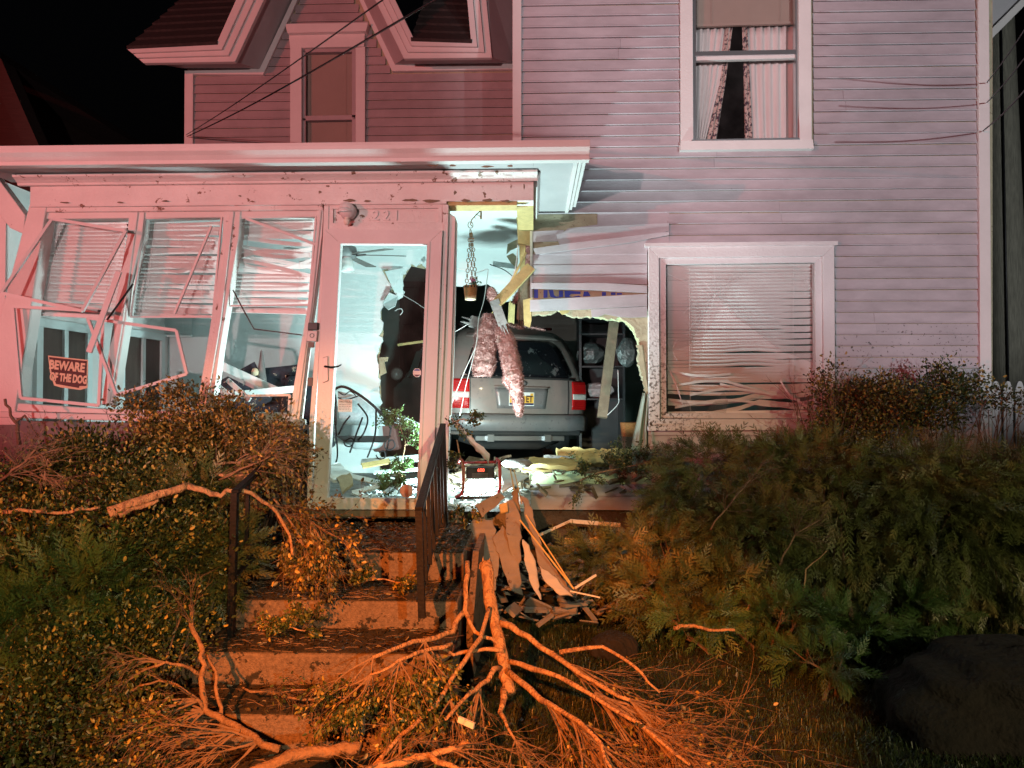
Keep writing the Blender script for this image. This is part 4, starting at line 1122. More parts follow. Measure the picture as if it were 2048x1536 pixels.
for k in range(14):
    a = k * 6.283 / 14; q = MB(); q.bar(pb + Vector((math.cos(a)*0.0545, math.sin(a)*0.0545, 0.088)), pb + Vector((math.cos(a)*0.056, math.sin(a)*0.056, 0.103)), 0.008, 0.003, up=(math.cos(a), math.sin(a), 0)); q.build("weave_hole", "black", hb_)
mat("leaf_small", (0.05, 0.09, 0.03), 0.6, 0.4, 40)
def leafset(c, r, n, size, rn):
    q = MB()
    for k in range(n):
        d = Vector((rn.gauss(0,1), rn.gauss(0,1), rn.gauss(0,0.8))).normalized() * r * rn.random() ** 0.5
        p = c + d; u = Vector((rn.gauss(0,1), rn.gauss(0,1), rn.gauss(0,1))).normalized(); w = u.orthogonal().normalized()
        q.add([p, p + u*size*0.5 + w*size*0.3, p + u*size, p + u*size*0.5 - w*size*0.3], [(0,1,2,3)])
    return q
rn = random.Random(3)
leafset(pb + Vector((0.03,0,0.13)), 0.045, 40, 0.028, rn).build("leaves", "leaf_small", hb_)
leafset(pb + Vector((0.02,-0.02,0.145)), 0.025, 26, 0.020, rn).build("flower", "flower_pink", hb_)

# ---------------- work light on the porch floor
mat("led_panel", (0.9, 0.95, 0.95), 0.4, emit=(0.80, 1.0, 0.97), estr=25.0)
mat("red_frame", (0.40, 0.03, 0.03), 0.4, 0.1); mat("display_red", (0.3, 0.02, 0.01), 0.4, emit=(1.0, 0.10, 0.05), estr=4.0); mat("case_black", (0.02, 0.02, 0.02), 0.5, 0.1)
wl0 = P(955, 1000, 5.28)
wl = thing("work_light", "portable floodlight in a red tube frame glowing white on the porch floor", "work light", (wl0.x, wl0.y, FLOOR))
YW = 5.28
b = MB(); b.px([(932,935),(988,935),(988,957),(932,958)], YW, 0.11); box_ = bevel(b.build("control_box", "case_black", wl), 0.006)
text("display_digits", "600", 0.036, P(962, 940.5, YW - 0.003), "display_red", box_, ext=0.001)
for k in range(4):
    q = MB(); q.px([(944,947+k*2.4),(976,947+k*2.4),(976,947.8+k*2.4),(944,947.8+k*2.4)], YW - 0.0015, 0.002); q.build("print_line", "grey_board", box_)
b = MB(); b.px([(934,962),(990,961),(986,991),(930,992)], YW + 0.02, 0.09); bevel(b.build("lamp_panel", "led_panel", wl), 0.01)
for k in range(6):
    q = MB(); q.px([(946+k*4.5,960.4),(948.5+k*4.5,960.4),(947+k*4.5,964),(944.5+k*4.5,964)], YW + 0.012, 0.008); q.build("vent_slot", "case_black", wl)
for xo in (0, -73):
    b = MB(); b.tube([P(990+xo,924,YW+0.05), P(994+xo,918,YW-0.0), P(998+xo,922,YW-0.03), P(1000+xo,940,YW-0.04), P(1000+xo,975,YW-0.04), P(996+xo,988,YW-0.03), P(985+xo,994,YW+0.0)], 0.012, 10); b.build("frame_tube", "red_frame", wl, True)
b = MB(); b.tube([P(985,994,YW+0.0), P(912,996,YW+0.0)], 0.012, 8); b.build("frame_bar", "case_black", wl, True)
b = MB(); b.tube([P(990,924,YW+0.05), P(917,926,YW+0.05)], 0.010, 8); b.build("frame_bar", "red_frame", wl, True)
# its light: wide flood out of the lamp head
_w = P(945, 966, YW + 0.24)
LAMPS.append(lamp("work_light_flood", 'SPOT', _w, 380, (0.70, 1.0, 0.98), _w + Vector((-0.22, 0.52, 0.82)), 0.10, 168, 0.35))
# ================================================================ steps, railings
ZL = Z(1046, YP, 760)
steps = thing("concrete_steps", "worn spotted concrete steps climbing to the storm door", "steps", (-0.95, 3.6, 0))
tread = [(ZL, 5.0, 4.05), (ZL-0.160, 4.05, 3.64), (ZL-0.305, 3.64, 3.29), (ZL-0.455, 3.29, 2.98), (ZL-0.60, 2.98, 2.66)]
SX0, SX1 = X(520, 4.05) , X(928, 4.05)
for k, (z, y1, y0) in enumerate(tread):
    b = MB(); b.box((SX0 - 0.01 * k, y0, max(-0.1, z - 0.34)), (SX1 + 0.01 * k, y1 - 0.001, z)); o = b.build("step", "concrete", steps); bevel(o, 0.012, 2)
    b = MB(); b.box((SX0 - 0.01 * k + 0.01, y0 + 0.012, z + 0.001), (SX1 + 0.01 * k - 0.01, y1 - 0.004, z + 0.006)); b.build("tread_dirt", "soil", o)
b = MB(); b.prism([(SX1+0.045,3.75,-0.1),(SX1+0.045,4.95,-0.1),(SX1+0.045,4.95,ZL-0.01),(SX1+0.045,4.15,ZL-0.01),(SX1+0.045,3.75,ZL-0.30)], (0.035,0,0)); b.build("side_slab", "concrete", steps)

def railing(label, xa, ya, za, xb, yb, zb, foot, n, lean):
    """handrail from the porch (a) down to the lower post (b)"""
    rl = thing("iron_handrail", label, "handrail", (xb, yb, foot), "iron handrails of the front steps")
    A = Vector((xa, ya, za)); B = Vector((xb, yb, zb))
    q = MB(); q.bar(A, B, 0.040, 0.026, up=(0, -0.3, 1)); bevel(q.build("top_rail", "black_iron", rl), 0.004)
    q = MB(); q.bar(A - Vector((0,0,0.55)), B - Vector((0,0,0.42)), 0.025, 0.012, up=(0, -0.3, 1)); q.build("bottom_rail", "black_iron", rl)
    for k in range(n):
        t = (k + 0.0) / (n - 1); p = A.lerp(B, t); end = t in (0.0, 1.0)
        bot = p.z - (0.56 if not end else 0.0)
        low = (lerp(ZL, foot, t)) if end else p.z - lerp(0.55, 0.42, t)
        q = MB(); w = 0.032 if end else 0.018
        q.bar(p, Vector((p.x + lean * (p.z - low), p.y, low)), w, w); q.build("post" if end else "baluster", "black_iron", rl)
    for k in range(2):                                     # scrollwork between balusters
        p = A.lerp(B, 0.3 + 0.35 * k) - Vector((0, 0, 0.24)); d = (B - A).normalized()
        pts = [p + d * (0.06 * math.cos(a) * (1 - a / 14)) + Vector((0, 0, 0.10 * math.sin(a) * (1 - a / 14))) for a in [0.35 * j for j in range(30)]]
        q = MB(); q.tube(pts, 0.006, 5); q.build("scroll", "black_iron", rl)
    return rl
p1 = P(886, 850, 4.86); p2 = P(838, 1020, 3.25); pf = P(846, 1235, 3.25)
railing("black iron handrail on the right of the steps leaning against the door jamb", p1.x, 4.86, p1.z, p2.x, 3.25, p2.z, pf.z, 8, 0.03)
p1 = P(612, 852, 4.86); p2 = P(470, 985, 3.5); pf = P(462, 1300, 3.5)
railing("black iron handrail on the left of the steps buried in broken twigs", p1.x, 4.86, p1.z, p2.x, 3.5, p2.z, 0.3, 8, -0.02)

# ================================================================ debris
def plank(name, label, pts, t, m, cat="board", group=None, parent=None, rough=True):
    n = (P(*pts[1])-P(*pts[0])).cross(P(*pts[2])-P(*pts[0])).normalized() * t
    q = [P(*p) for p in (jag(pts, 1.6, 9, len(label)) if rough else pts)]
    if n.y < 0: n = -n
    b = MB(); b.prism(q, n); o = b.build(name, m, parent, label=label, cat=cat, group=group); return bevel(o, 0.003)
def beam(name, label, a, b_, w, t, m, cat="beam", up=(0,-1,0.2), group=None):
    q = MB(); A, B = P(*a), P(*b_); q.bar(A, B, w, t, up)
    rr = random.Random(hash(name + label) % 1000 if False else len(label)); d = (B - A).normalized(); s = d.orthogonal().normalized()
    for k in range(5):                                     # splintered end
        o = B + s * rr.uniform(-w/2.4, w/2.4) + d.cross(s) * rr.uniform(-t/2.4, t/2.4)
        q.bar(o - d * 0.03, o + d * rr.uniform(0.02, 0.09), w * 0.22, t * 0.25, up, 0.002)
    return q.build(name, m, None, label=label, cat=cat, group=group)
G1 = "splintered framing around the hole"
beam("broken_stud", "yellow framing stud snapped off and slanting down over the car roof", (1062,534,6.05), (994,607,5.98), 0.085, 0.04, "new_wood", group=G1)
beam("broken_stud", "short grey stud bent down below the slanting yellow stud", (988,600,5.97), (1006,650,6.0), 0.08, 0.04, "grey_board", group=G1)
beam("broken_stud", "sawn board end lying across the top of the car", (975,652,6.4), (940,642,6.35), 0.10, 0.045, "grey_board", group=G1)
beam("broken_stud", "dark splintered stud hanging under the torn corner", (1045,550,6.3), (1040,640,6.3), 0.06, 0.04, "old_wood", group=G1)
beam("broken_stud", "thin yellow splinter beside the slanting stud", (1052,505,6.1), (1004,600,6.1), 0.018, 0.012, "new_wood", group=G1)
beam("broken_stud", "pale torn stud stub behind the hanging insulation", (1022,650,6.6), (1024,606,6.6), 0.06, 0.04, "new_wood", group=G1)
beam("splintered_beam", "raw yellow beam under the porch frieze where the corner post is gone", (897,411,5.06), (1034,410,5.06), 0.045, 0.09, "new_wood", group=G1)
beam("loose_lumber", "brown timber leaning upright inside the hole", (1204,835,7.3), (1228,642,7.5), 0.10, 0.09, "old_wood")
plank("subfloor_board", "short yellow board lying in front of the bumper", [(1060,914,6.0),(1150,917,6.0),(1166,932,5.85),(1050,928,5.85)], 0.04, "new_wood", group="boards on the wall stub")
plank("subfloor_board", "long pale timber lying under the curtain at the hole's foot", [(1112,895,6.5),(1280,900,6.5),(1290,925,6.4),(1118,928,6.4)], 0.06, "new_wood", group="boards on the wall stub")
plank("subfloor_board", "grey weathered board end behind the yellow boards", [(1088,910,6.3),(1150,912,6.3),(1152,922,6.25),(1090,920,6.25)], 0.05, "grey_board", group="boards on the wall stub")
plank("subfloor_board", "thin pale slat on the stub wall beside the work light", [(1042,936,5.9),(1100,935,5.9),(1104,940,5.85),(1044,942,5.85)], 0.02, "new_wood", group="boards on the wall stub")
plank("fallen_timber", "yellow timber lying in the shrubs below the wall", [(1130,1075,5.6),(1308,1077,5.7),(1306,1090,5.6),(1128,1092,5.5)], 0.05, "new_wood")
plank("trim_board", "pink lit trim board slanting from the handrail to the work light", [(902,834,5.0),(914,842,5.0),(980,908,4.95),(978,926,4.95)], 0.02, "trim_clean")
G2 = "boards splayed below the work light"
for lab, pts, m in (
    ("broad grey board standing at the back of the splayed heap", [(932,1060,4.7),(952,1030,4.8),(985,1040,4.8),(1000,1100,4.6),(992,1180,4.4),(935,1170,4.4)], "grey_board"),
    ("mauve board with a straight crack leaning beside the steps", [(985,1075,4.66),(1004,1050,4.72),(1030,1085,4.6),(1046,1190,4.35),(1022,1180,4.35)], "grey_board"),
    ("upright grey board with a split top in the middle of the heap", [(1008,1010,4.8),(1024,998,4.8),(1040,1030,4.72),(1042,1120,4.5),(1028,1140,4.5),(1012,1070,4.6)], "grey_board"),
    ("long pale board slanting right out of the heap", [(1040,990,4.8),(1058,1000,4.78),(1090,1110,4.5),(1150,1188,4.3),(1128,1186,4.3),(1078,1130,4.45)], "grey_board"),
    ("curved pale sheet peeled off at the right of the heap", [(1044,1078,4.55),(1056,1090,4.5),(1072,1140,4.4),(1080,1200,4.2),(1062,1170,4.3),(1050,1130,4.4)], "soffit"),
    ("pale torn sheet lying lowest on the right of the heap", [(1078,1130,4.4),(1104,1150,4.35),(1146,1192,4.25),(1120,1190,4.25),(1088,1160,4.3)], "soffit"),
    ("short raw wood block at the top of the heap", [(998,1008,4.75),(1014,1004,4.75),(1016,1022,4.7),(1001,1026,4.7)], "new_wood"),
    ("flat grey shingle lying left in the heap", [(950,1010,4.8),(1000,985,4.9),(1010,995,4.9),(965,1035,4.75)], "grey_board"),
    ("dark narrow board half hidden behind the heap", [(1022,985,4.9),(1034,975,4.9),(1046,1060,4.8),(1036,1070,4.75)], "old_wood")):
    plank("broken_board", lab, pts, 0.014, m, group=G2)
for lab, a, b_, w in (("long pale lath running down the right of the heap", (1040,1040,4.6), (1148,1178,4.25), 0.010), ("second pale lath beside the long one", (1052,1030,4.6), (1140,1165,4.28), 0.008),
                      ("white plastic strip pointing right from the heap", (1150,1176,4.3), (1192,1150,4.4), 0.014), ("short white strip on the ground right of the heap", (1140,1182,4.3), (1200,1195,4.3), 0.008),
                      ("white stick end lying in the front branch", (917,1438,2.75), (948,1452,2.72), 0.022), ("splinter standing beside the work light", (1020,935,5.2), (1032,1000,5.0), 0.010),
                      ("pale splinter leaning on the heap's top", (1028,940,5.2), (1044,1008,4.9), 0.008), ("bent pale strip under the siding", (1068,1075,5.5), (1140,1042,5.7), 0.02), ("pale strip end right of the bent one", (1140,1042,5.7), (1240,1050,5.8), 0.03)):
    q = MB(); q.bar(P(*a), P(*b_), w, w * 0.5); q.build("splinter", "trim_clean" if "white" in lab or "strip" in lab else "new_wood", None, label=lab, cat="splinter", group="loose splinters")
# heap of slats inside the porch door
G3 = "slats fallen on the porch floor"
for lab, a, b_, w in (("wide pale slat fallen flat behind the door glass", (722,925,6.2), (850,915,6.2), 0.09), ("yellow slat end showing left of the fallen slats", (724,932,6.0), (780,922,6.1), 0.07),
                      ("grey slat sloping left inside the door", (700,952,5.6), (800,975,5.4), 0.05), ("grey slat sloping right inside the door", (730,978,5.4), (835,960,5.7), 0.05),
                      ("thin slat standing behind the door's bottom rail", (706,985,5.3), (735,995,5.25), 0.03), ("lowest slat crossing the fallen heap", (704,985,5.35), (800,965,5.5), 0.04),
                      ("narrow pale slat under the bush sprig", (748,945,5.9), (842,938,5.9), 0.04), ("short slat beside the round label", (770,985,5.3), (800,962,5.5), 0.03),
                      ("tilted slat against the chair", (770,822,6.6), (855,858,6.6), 0.05), ("slat leaning on the porch back wall", (790,842,7.0), (846,870,7.0), 0.04)):
    q = MB(); q.bar(P(*a), P(*b_), w, 0.012, up=(0,-0.6,1)); q.build("wood_strip", "drywall" if "yellow" not in lab else "new_wood", None, label=lab, cat="slat", group=G3)
plank("drywall_slab", "broken drywall slab on the porch floor behind the door", [(640,930,5.7),(680,925,5.8),(705,945,5.6),(695,965,5.45),(650,950,5.5)], 0.03, "drywall", cat="drywall")
plank("drywall_slab", "dirty torn drywall piece tilted under the slab", [(672,955,5.45),(700,945,5.5),(706,965,5.4),(684,985,5.3)], 0.03, "drywall_core", cat="drywall")
G4 = "wreckage behind the right porch window"
for lab, a, b_, w in (("white board slanting down behind the right porch window", (440,730,5.9), (560,785,6.0), 0.07), ("flat white board lying behind the window", (470,790,5.8), (590,778,6.0), 0.06), ("grey slat behind the window", (430,770,5.7), (470,800,5.7), 0.05),
                      ("second grey slat behind the window", (455,760,5.8), (500,800,5.7), 0.04), ("long pale slat low in the window", (450,745,6.3), (540,790,6.1), 0.035), ("narrow trim leaning at the mullion", (430,705,5.6), (418,790,5.5), 0.03)):
    q = MB(); q.bar(P(*a), P(*b_), w, 0.015); q.build("fallen_board", "drywall", None, label=lab, cat="board", group=G4)
# drywall litter heaped round the work light, dark rubble on floors
def rubble(name, label, x0, x1, y0, y1, z, n, size, m, seed, kind="stuff", h=0.05):
    r_ = random.Random(seed); q = MB()
    for k in range(n):
        c = Vector((r_.uniform(x0, x1), r_.uniform(y0, y1), z + r_.random() ** 2 * h)); s = size * r_.uniform(0.4, 1.4)
        d = Vector((r_.gauss(0,1), r_.gauss(0,1), r_.gauss(0,0.3))).normalized()
        q.bar(c - d * s, c + d * s, s * r_.uniform(0.15, 0.9), s * r_.uniform(0.06, 0.3), up=(r_.gauss(0,0.5), r_.gauss(0,0.5), 1))
    return q.build(name, m, None, label=label, cat="rubble", kind=kind)
rubble("drywall_rubble", "white drywall crumbs on the porch floor round the work light", X(700,5.4), X(1050,5.6), 5.15, 6.5, FLOOR, 260, 0.045, "drywall", 1)
rubble("wood_rubble", "dark wood rubble under the car's bumper", X(900,6.8), X(1290,6.8), 6.0, 8.0, FLOOR, 420, 0.08, "old_wood", 2, h=0.14)
rubble("siding_rubble", "grey scraps on the soil below the broken wall", X(930,5.0), X(1300,5.3), 4.6, 5.9, 0.12, 260, 0.07, "grey_board", 4, h=0.25)
rubble("window_rubble", "pale scraps on the floor behind the right porch window", X(430,5.6), X(620,5.8), 5.4, 6.6, FLOOR, 120, 0.06, "drywall", 5, h=0.2)
rubble("stub_rubble", "scraps and bark along the top of the broken wall foot", X(1062,6.0), X(1300,6.0), 6.0, 6.25, Z(944,6.1,1180), 160, 0.03, "old_wood", 6, h=0.05)
plank("tilted_panel", "white panel lying flat beside the work light", [(1000,935,5.6),(1058,952,5.5),(1040,962,5.3),(1005,985,5.1)], 0.012, "drywall", cat="panel")
# grey cushion by the work light
b = MB(); b.lathe([(0,0.0),(0.10,0.01),(0.13,0.04),(0.10,0.075),(0,0.085)], (0,0,0), 20)
cu = b.build("grey_cushion", mat("grey_cloth", (0.28, 0.25, 0.25), 0.9, 0.3, 20, bump=0.5), None, True, "dusty grey cushion lying right of the work light", "cushion")
cu.location = P(1034, 936, 5.75); cu.scale = (1.0, 0.8, 0.9)

# insulation batts: fluffy bent slabs
def batt(label, path, widths, depth, seed, parent=None):
    r_ = random.Random(seed); n = len(path); K = 26; Mx = 12; vs = []; fs = []
    for j in range(K + 1):
        t = j / K * (n - 1); a = min(int(t), n - 2); f = t - a
        c = P(*path[a]).lerp(P(*path[a+1]), f); w = lerp(widths[a], widths[a+1], f)
        for i in range(Mx):
            ang = 2 * math.pi * i / Mx
            ex = math.copysign(abs(math.cos(ang)) ** 0.6, math.cos(ang)); ey = math.copysign(abs(math.sin(ang)) ** 0.6, math.sin(ang))
            g_ = 1 + r_.uniform(-0.10, 0.10); end = 0.65 + 0.35 * min(1, 6 * min(j, K - j) / K + 0.2)
            vs.append(c + Vector((ex * w / 2 * g_ * end, ey * depth / 2 * g_, r_.uniform(-0.004, 0.004))))
    for j in range(K):
        for i in range(Mx):
            i2 = (i + 1) % Mx; fs.append((j*Mx+i, j*Mx+i2, (j+1)*Mx+i2, (j+1)*Mx+i))
    fs.append(tuple(range(Mx))); fs.append(tuple(K*Mx + i for i in range(Mx))[::-1])
    q = MB(); q.add(vs, fs); o = q.build("insulation_batt", "insulation", None, True, label, "insulation", "pink insulation torn from the wall")
    sd = o.modifiers.new("sub", 'SUBSURF'); sd.levels = 3; sd.render_levels = 3
    tx = bpy.data.textures.new("fluff", 'CLOUDS'); tx.noise_scale = 0.06
    dm = o.modifiers.new("fluff", 'DISPLACE'); dm.texture = tx; dm.strength = 0.018; dm.texture_coords = 'GLOBAL'
    t2 = bpy.data.textures.new("fibres", 'CLOUDS'); t2.noise_scale = 0.022; t2.noise_depth = 3
    d2 = o.modifiers.new("fibres", 'DISPLACE'); d2.texture = t2; d2.strength = 0.006; d2.texture_coords = 'GLOBAL'
    fb = MB(); nf = int(9000 * max(widths) * sum((P(*a) - P(*b)).length for a, b in zip(path, path[1:])) / 0.12)
    cen = [sum((Vector(vs[j*Mx+i]) for i in range(Mx)), Vector()) / Mx for j in range(K + 1)]
    for k in range(min(nf, 9000)):                        # loose glass-wool fibres standing off the batt
        j = r_.randrange(K); i = r_.randrange(Mx); f, g_ = r_.random(), r_.random()
        p = vs[j*Mx+i].lerp(vs[j*Mx+(i+1) % Mx], f).lerp(vs[(j+1)*Mx+i].lerp(vs[(j+1)*Mx+(i+1) % Mx], f), g_)
        n_ = (p - cen[j]).normalized(); d_ = (n_ * 0.5 + Vector((r_.gauss(0, 0.6), r_.gauss(0, 0.6), r_.gauss(0, 0.6) - 0.25))).normalized()
        l_ = r_.uniform(0.008, 0.028); w_ = d_.orthogonal().normalized() * r_.uniform(0.0010, 0.0028); p = p - n_ * 0.004
        fb.add([p - w_, p + w_, p + d_ * l_ + w_ * 0.3, p + d_ * l_ - w_ * 0.3], [(0, 1, 2, 3)])
    fb.build("fibres", "insulation", o, kind="stuff")
    return o
batt("pink insulation batt hanging straight on the left over the car", [(977,628,6.25),(972,668,6.2),(968,710,6.15),(966,752,6.12)], [0.11,0.195,0.20,0.20], 0.11, 1)
batt("long pink insulation batt twisting down on the right to the licence plate", [(998,640,6.2),(1010,675,6.12),(1020,715,6.06),(1028,755,6.0),(1036,800,5.98),(1039,832,5.98)], [0.13,0.16,0.165,0.15,0.10,0.055], 0.11, 2)
batt("small insulation flap poking right above the rear window", [(1008,645,6.3),(1028,650,6.3),(1044,657,6.32)], [0.05,0.06,0.05], 0.06, 3)
batt("pink insulation bunched under the end of the slanting stud", [(982,575,6.2),(986,592,6.2),(990,607,6.2)], [0.05,0.10,0.06], 0.06, 4)
batt("pink insulation stuffed in the torn corner of the wall", [(1056,488,6.2),(1053,515,6.2),(1048,545,6.2)], [0.06,0.08,0.05], 0.06, 5)
batt("dark pink insulation tuck beneath the torn corner", [(1052,570,6.35),(1040,592,6.35),(1030,606,6.35)], [0.06,0.10,0.05], 0.06, 6)
batt("insulation clump caught left of the licence plate", [(1012,752,6.05),(1016,765,6.05),(1020,775,6.05)], [0.06,0.09,0.05], 0.05, 7)
batt("insulation scrap along the car's roof edge", [(1048,652,6.9),(1066,655,6.9),(1090,660,6.9)], [0.03,0.03,0.02], 0.03, 8)
# cords
def cord(label, pts, r, m, name="cable"):
    q = MB(); q.tube(smooth3([P(*p) for p in pts]), r, 5); return q.build(name, m, None, True, label, "cord", "cords dangling in the hole")
cord("pale cord dropping from the ceiling past the hanging batt to the taillight", [(906,534,6.9),(950,545,6.8),(974,538,6.6),(975,550,6.5),(968,600,6.3),(957,640,6.2),(952,690,6.1),(930,740,6.0),(906,800,5.9),(898,830,5.8)], 0.004, "blind_white")
cord("second pale cord beside the taillight", [(957,642,6.2),(950,700,6.1),(932,770,6.0),(920,830,5.9)], 0.003, "blind_white")
cord("thin black cable along the white flap above the car", [(980,529,7.2),(1005,538,7.1),(1020,548,7.0),(1028,556,6.9)], 0.005, "black")
cord("white cable running down the yellow corner", [(1036,490,6.1),(1030,540,6.1),(1014,575,6.1)], 0.005, "blind_white")
cord("thin wires left of the car roof", [(902,668,6.6),(925,655,6.5),(945,642,6.4)], 0.003, "blind_white")

cord("white hooked wire in the hole behind the door glass", [(790,622,7.8),(796,618,7.8),(803,618,7.8),(805,624,7.8),(800,630,7.8)], 0.006, "blind_white")
cord("thin pale cable sagging across the hole behind the door glass", [(806,590,8.0),(830,604,8.2),(852,618,8.4),(900,640,8.5)], 0.004, "blind_white")
stick("loose_stick", (795,690,8.2), (846,683,8.4), 0.03, "new_wood", label="pale stick lying across the car's side behind the door glass")

# ---------------- things standing inside
# dark cabinet with shelves, seen right of the car
cb = P(1182, 880, 8.6)
cab = thing("dark_cabinet", "dark open cabinet with clutter right of the car", "cabinet", (cb.x, 8.6, FLOOR))
x0, x1, zt = X(1158, 8.6), X(1250, 8.6), Z(640, 8.6)
for nm, a, b_ in (("side_panel", (x0,8.6,FLOOR), (x0+0.03,9.1,zt)), ("side_panel", (x1-0.03,8.6,FLOOR), (x1,9.1,zt)), ("top", (x0,8.58,zt), (x1,9.1,zt+0.03)), ("back", (x0,9.1,FLOOR), (x1,9.12,zt)),
                  ("shelf", (x0+0.03,8.62,Z(735,8.6)), (x1-0.03,9.1,Z(735,8.6)+0.02)), ("shelf", (x0+0.03,8.62,Z(670,8.6)), (x1-0.03,9.1,Z(670,8.6)+0.02)), ("shelf", (x0+0.03,8.62,Z(800,8.6)), (x1-0.03,9.1,Z(800,8.6)+0.02))):
    b = MB(); b.box(a, b_); b.build(nm, "black", cab)
mat("plastic_bag", (0.05, 0.06, 0.06), 0.4, 0.3, 12, bump=0.5, spec=0.7)
def crumple(name, label, cat, c, rx, ry, rz, m, seed, group=None):
    r_ = random.Random(seed); vs = []; fs = []; A, B = 14, 9
    for j in range(B + 1):
        th = math.pi * j / B
        for i in range(A):
            ph = 2 * math.pi * i / A; g_ = 1 + r_.uniform(-0.14, 0.14)
            vs.append(Vector(c) + Vector((rx * math.sin(th) * math.cos(ph) * g_, ry * math.sin(th) * math.sin(ph) * g_, rz * (1 - math.cos(th)) * (1 if j not in (0, B) else 1))))
    for j in range(B):
        for i in range(A):
            i2 = (i+1) % A; fs.append((j*A+i, j*A+i2, (j+1)*A+i2, (j+1)*A+i))
    q = MB(); q.add(vs, fs); return q.build(name, m, None, False, label, cat, group)
crumple("clear_bag", "shiny clear plastic bag on the cabinet shelf", "bag", (X(1180,8.75), 8.8, Z(735,8.75)+0.02), 0.17, 0.13, 0.15, "plastic_bag", 3)
crumple("hanging_bag", "grey plastic bag hanging at the right edge of the hole", "bag", P(1254, 735, 7.0), 0.10, 0.06, 0.15, "plastic_bag", 4)
crumple("clutter_bundle", "bundle of dim clutter on the lower cabinet shelf", "bundle", (X(1195,8.75), 8.8, Z(800,8.75)+0.02), 0.2, 0.13, 0.10, "grey_cloth", 5)
cord("thin bright cord hanging right of the cabinet", [(1236,740,7.2),(1237,790,7.2),(1236,808,7.2),(1215,830,7.2)], 0.004, "blind_white")
# pale drape torn down at the hole's right edge
curtain("torn_drape", [(1286,785),(1272,850),(1262,900),(1266,935)], [(1300,790),(1304,850),(1312,890),(1296,935)], YM + 0.02, "drape_green", "pale green drape dragged out under the picture window", None, 3, 0.03)
b = MB(); b.lathe([(0.10,0.0),(0.115,0.14),(0.105,0.14),(0.09,0.01),(0.0,0.01)], (0,0,0), 16); wb = b.build("wicker_bin", "wicker", None, True, "small wicker bin beside the drape in the dark room", "bin"); wb.location = (X(1262,7.2), 7.2, Z(872,7.2))
b = MB(); b.box((X(1248,7.2), 7.05, FLOOR), (X(1278,7.2), 7.4, Z(872,7.2)-0.001)); b.build("crate", "old_wood", None, label="old wooden crate under the wicker bin", cat="crate")
# wrought iron chair behind the door glass
ch = thing("iron_chair", "curly black wrought iron chair behind the storm door glass", "chair", (X(720,6.5), 6.5, FLOOR))
def ctube(name, pts, r=0.009): 
    q = MB(); q.tube(smooth3([P(*p) for p in pts]), r, 6); return q.build(name, "black_iron", ch, True)
ctube("back_frame", [(671,850,6.5),(671,800,6.5),(668,785,6.5),(674,776,6.5),(690,774,6.5),(716,788,6.5),(745,810,6.5),(772,838,6.5),(782,856,6.5)], 0.013)
ctube("back_slat", [(676,795,6.5),(690,800,6.5),(716,792,6.5)], 0.006)
ctube("back_slat", [(676,783,6.5),(688,790,6.5),(700,783,6.5),(712,791,6.5)], 0.005)
ctube("leg", [(671,850,6.5),(675,905,6.5),(672,925,6.5)]); ctube("leg", [(782,856,6.5),(776,890,6.5),(770,915,6.4)]); ctube("leg", [(700,905,6.0),(712,870,6.1),(725,835,6.2)]); ctube("leg", [(735,915,6.0),(750,870,6.1),(752,820,6.3)])
ctube("arm", [(676,870,6.3),(690,845,6.2),(700,832,6.1),(686,850,6.15),(678,868,6.2)], 0.007)
ctube("arm", [(716,808,6.4),(735,835,6.2),(728,865,6.1),(716,880,6.1)], 0.008)
ctube("scroll", [(690,882,6.1),(702,876,6.1),(708,884,6.1),(700,893,6.1),(690,890,6.1),(688,880,6.1)], 0.006)
ctube("scroll", [(775,885,6.2),(785,880,6.2),(790,892,6.2),(780,900,6.2),(770,895,6.2),(772,882,6.2)], 0.007)
ctube("scroll", [(758,905,6.2),(768,902,6.2),(770,915,6.2),(758,918,6.2),(752,910,6.2)], 0.006)
b = MB(); b.px([(672,872,6.5),(782,872,6.5),(770,885,6.0),(690,885,6.0)], 6.3, 0.03); b.build("seat", "black_iron", ch)
b = MB(); b.px([(676,782),(716,792),(760,828),(770,852),(690,850),(678,840)], 6.53, 0.012)
b.build("backrest_panel", mat("chair_mesh", (0.28, 0.33, 0.35), 0.7, 0.25, 30), ch)
mat("paper", (0.72, 0.52, 0.42), 0.8, 0.06); mat("pen", (0.20, 0.10, 0.07), 0.8)
b = MB(); b.px([(676,799),(704,799),(704,824),(676,824)], 6.38, 0.002)
note = b.build("notice_paper", "paper", None, label="handwritten NOTICE sheet taped to the chair behind the glass", cat="notice")
text("notice_text", "NOTICE", 0.028, P(690, 803, 6.377), "pen", note, ext=0.0005)
r_ = random.Random(2)
for k, y in enumerate((809, 812.5, 816, 819, 822)):
    x = 678
    while x < 700:
        w = r_.uniform(1.5, 5); q = MB(); q.px([(x,y),(min(702,x+w),y-0.3),(min(702,x+w),y+0.5),(x,y+0.8)], 6.377, 0.001); q.build("writing", "pen", note); x += w + 1.4
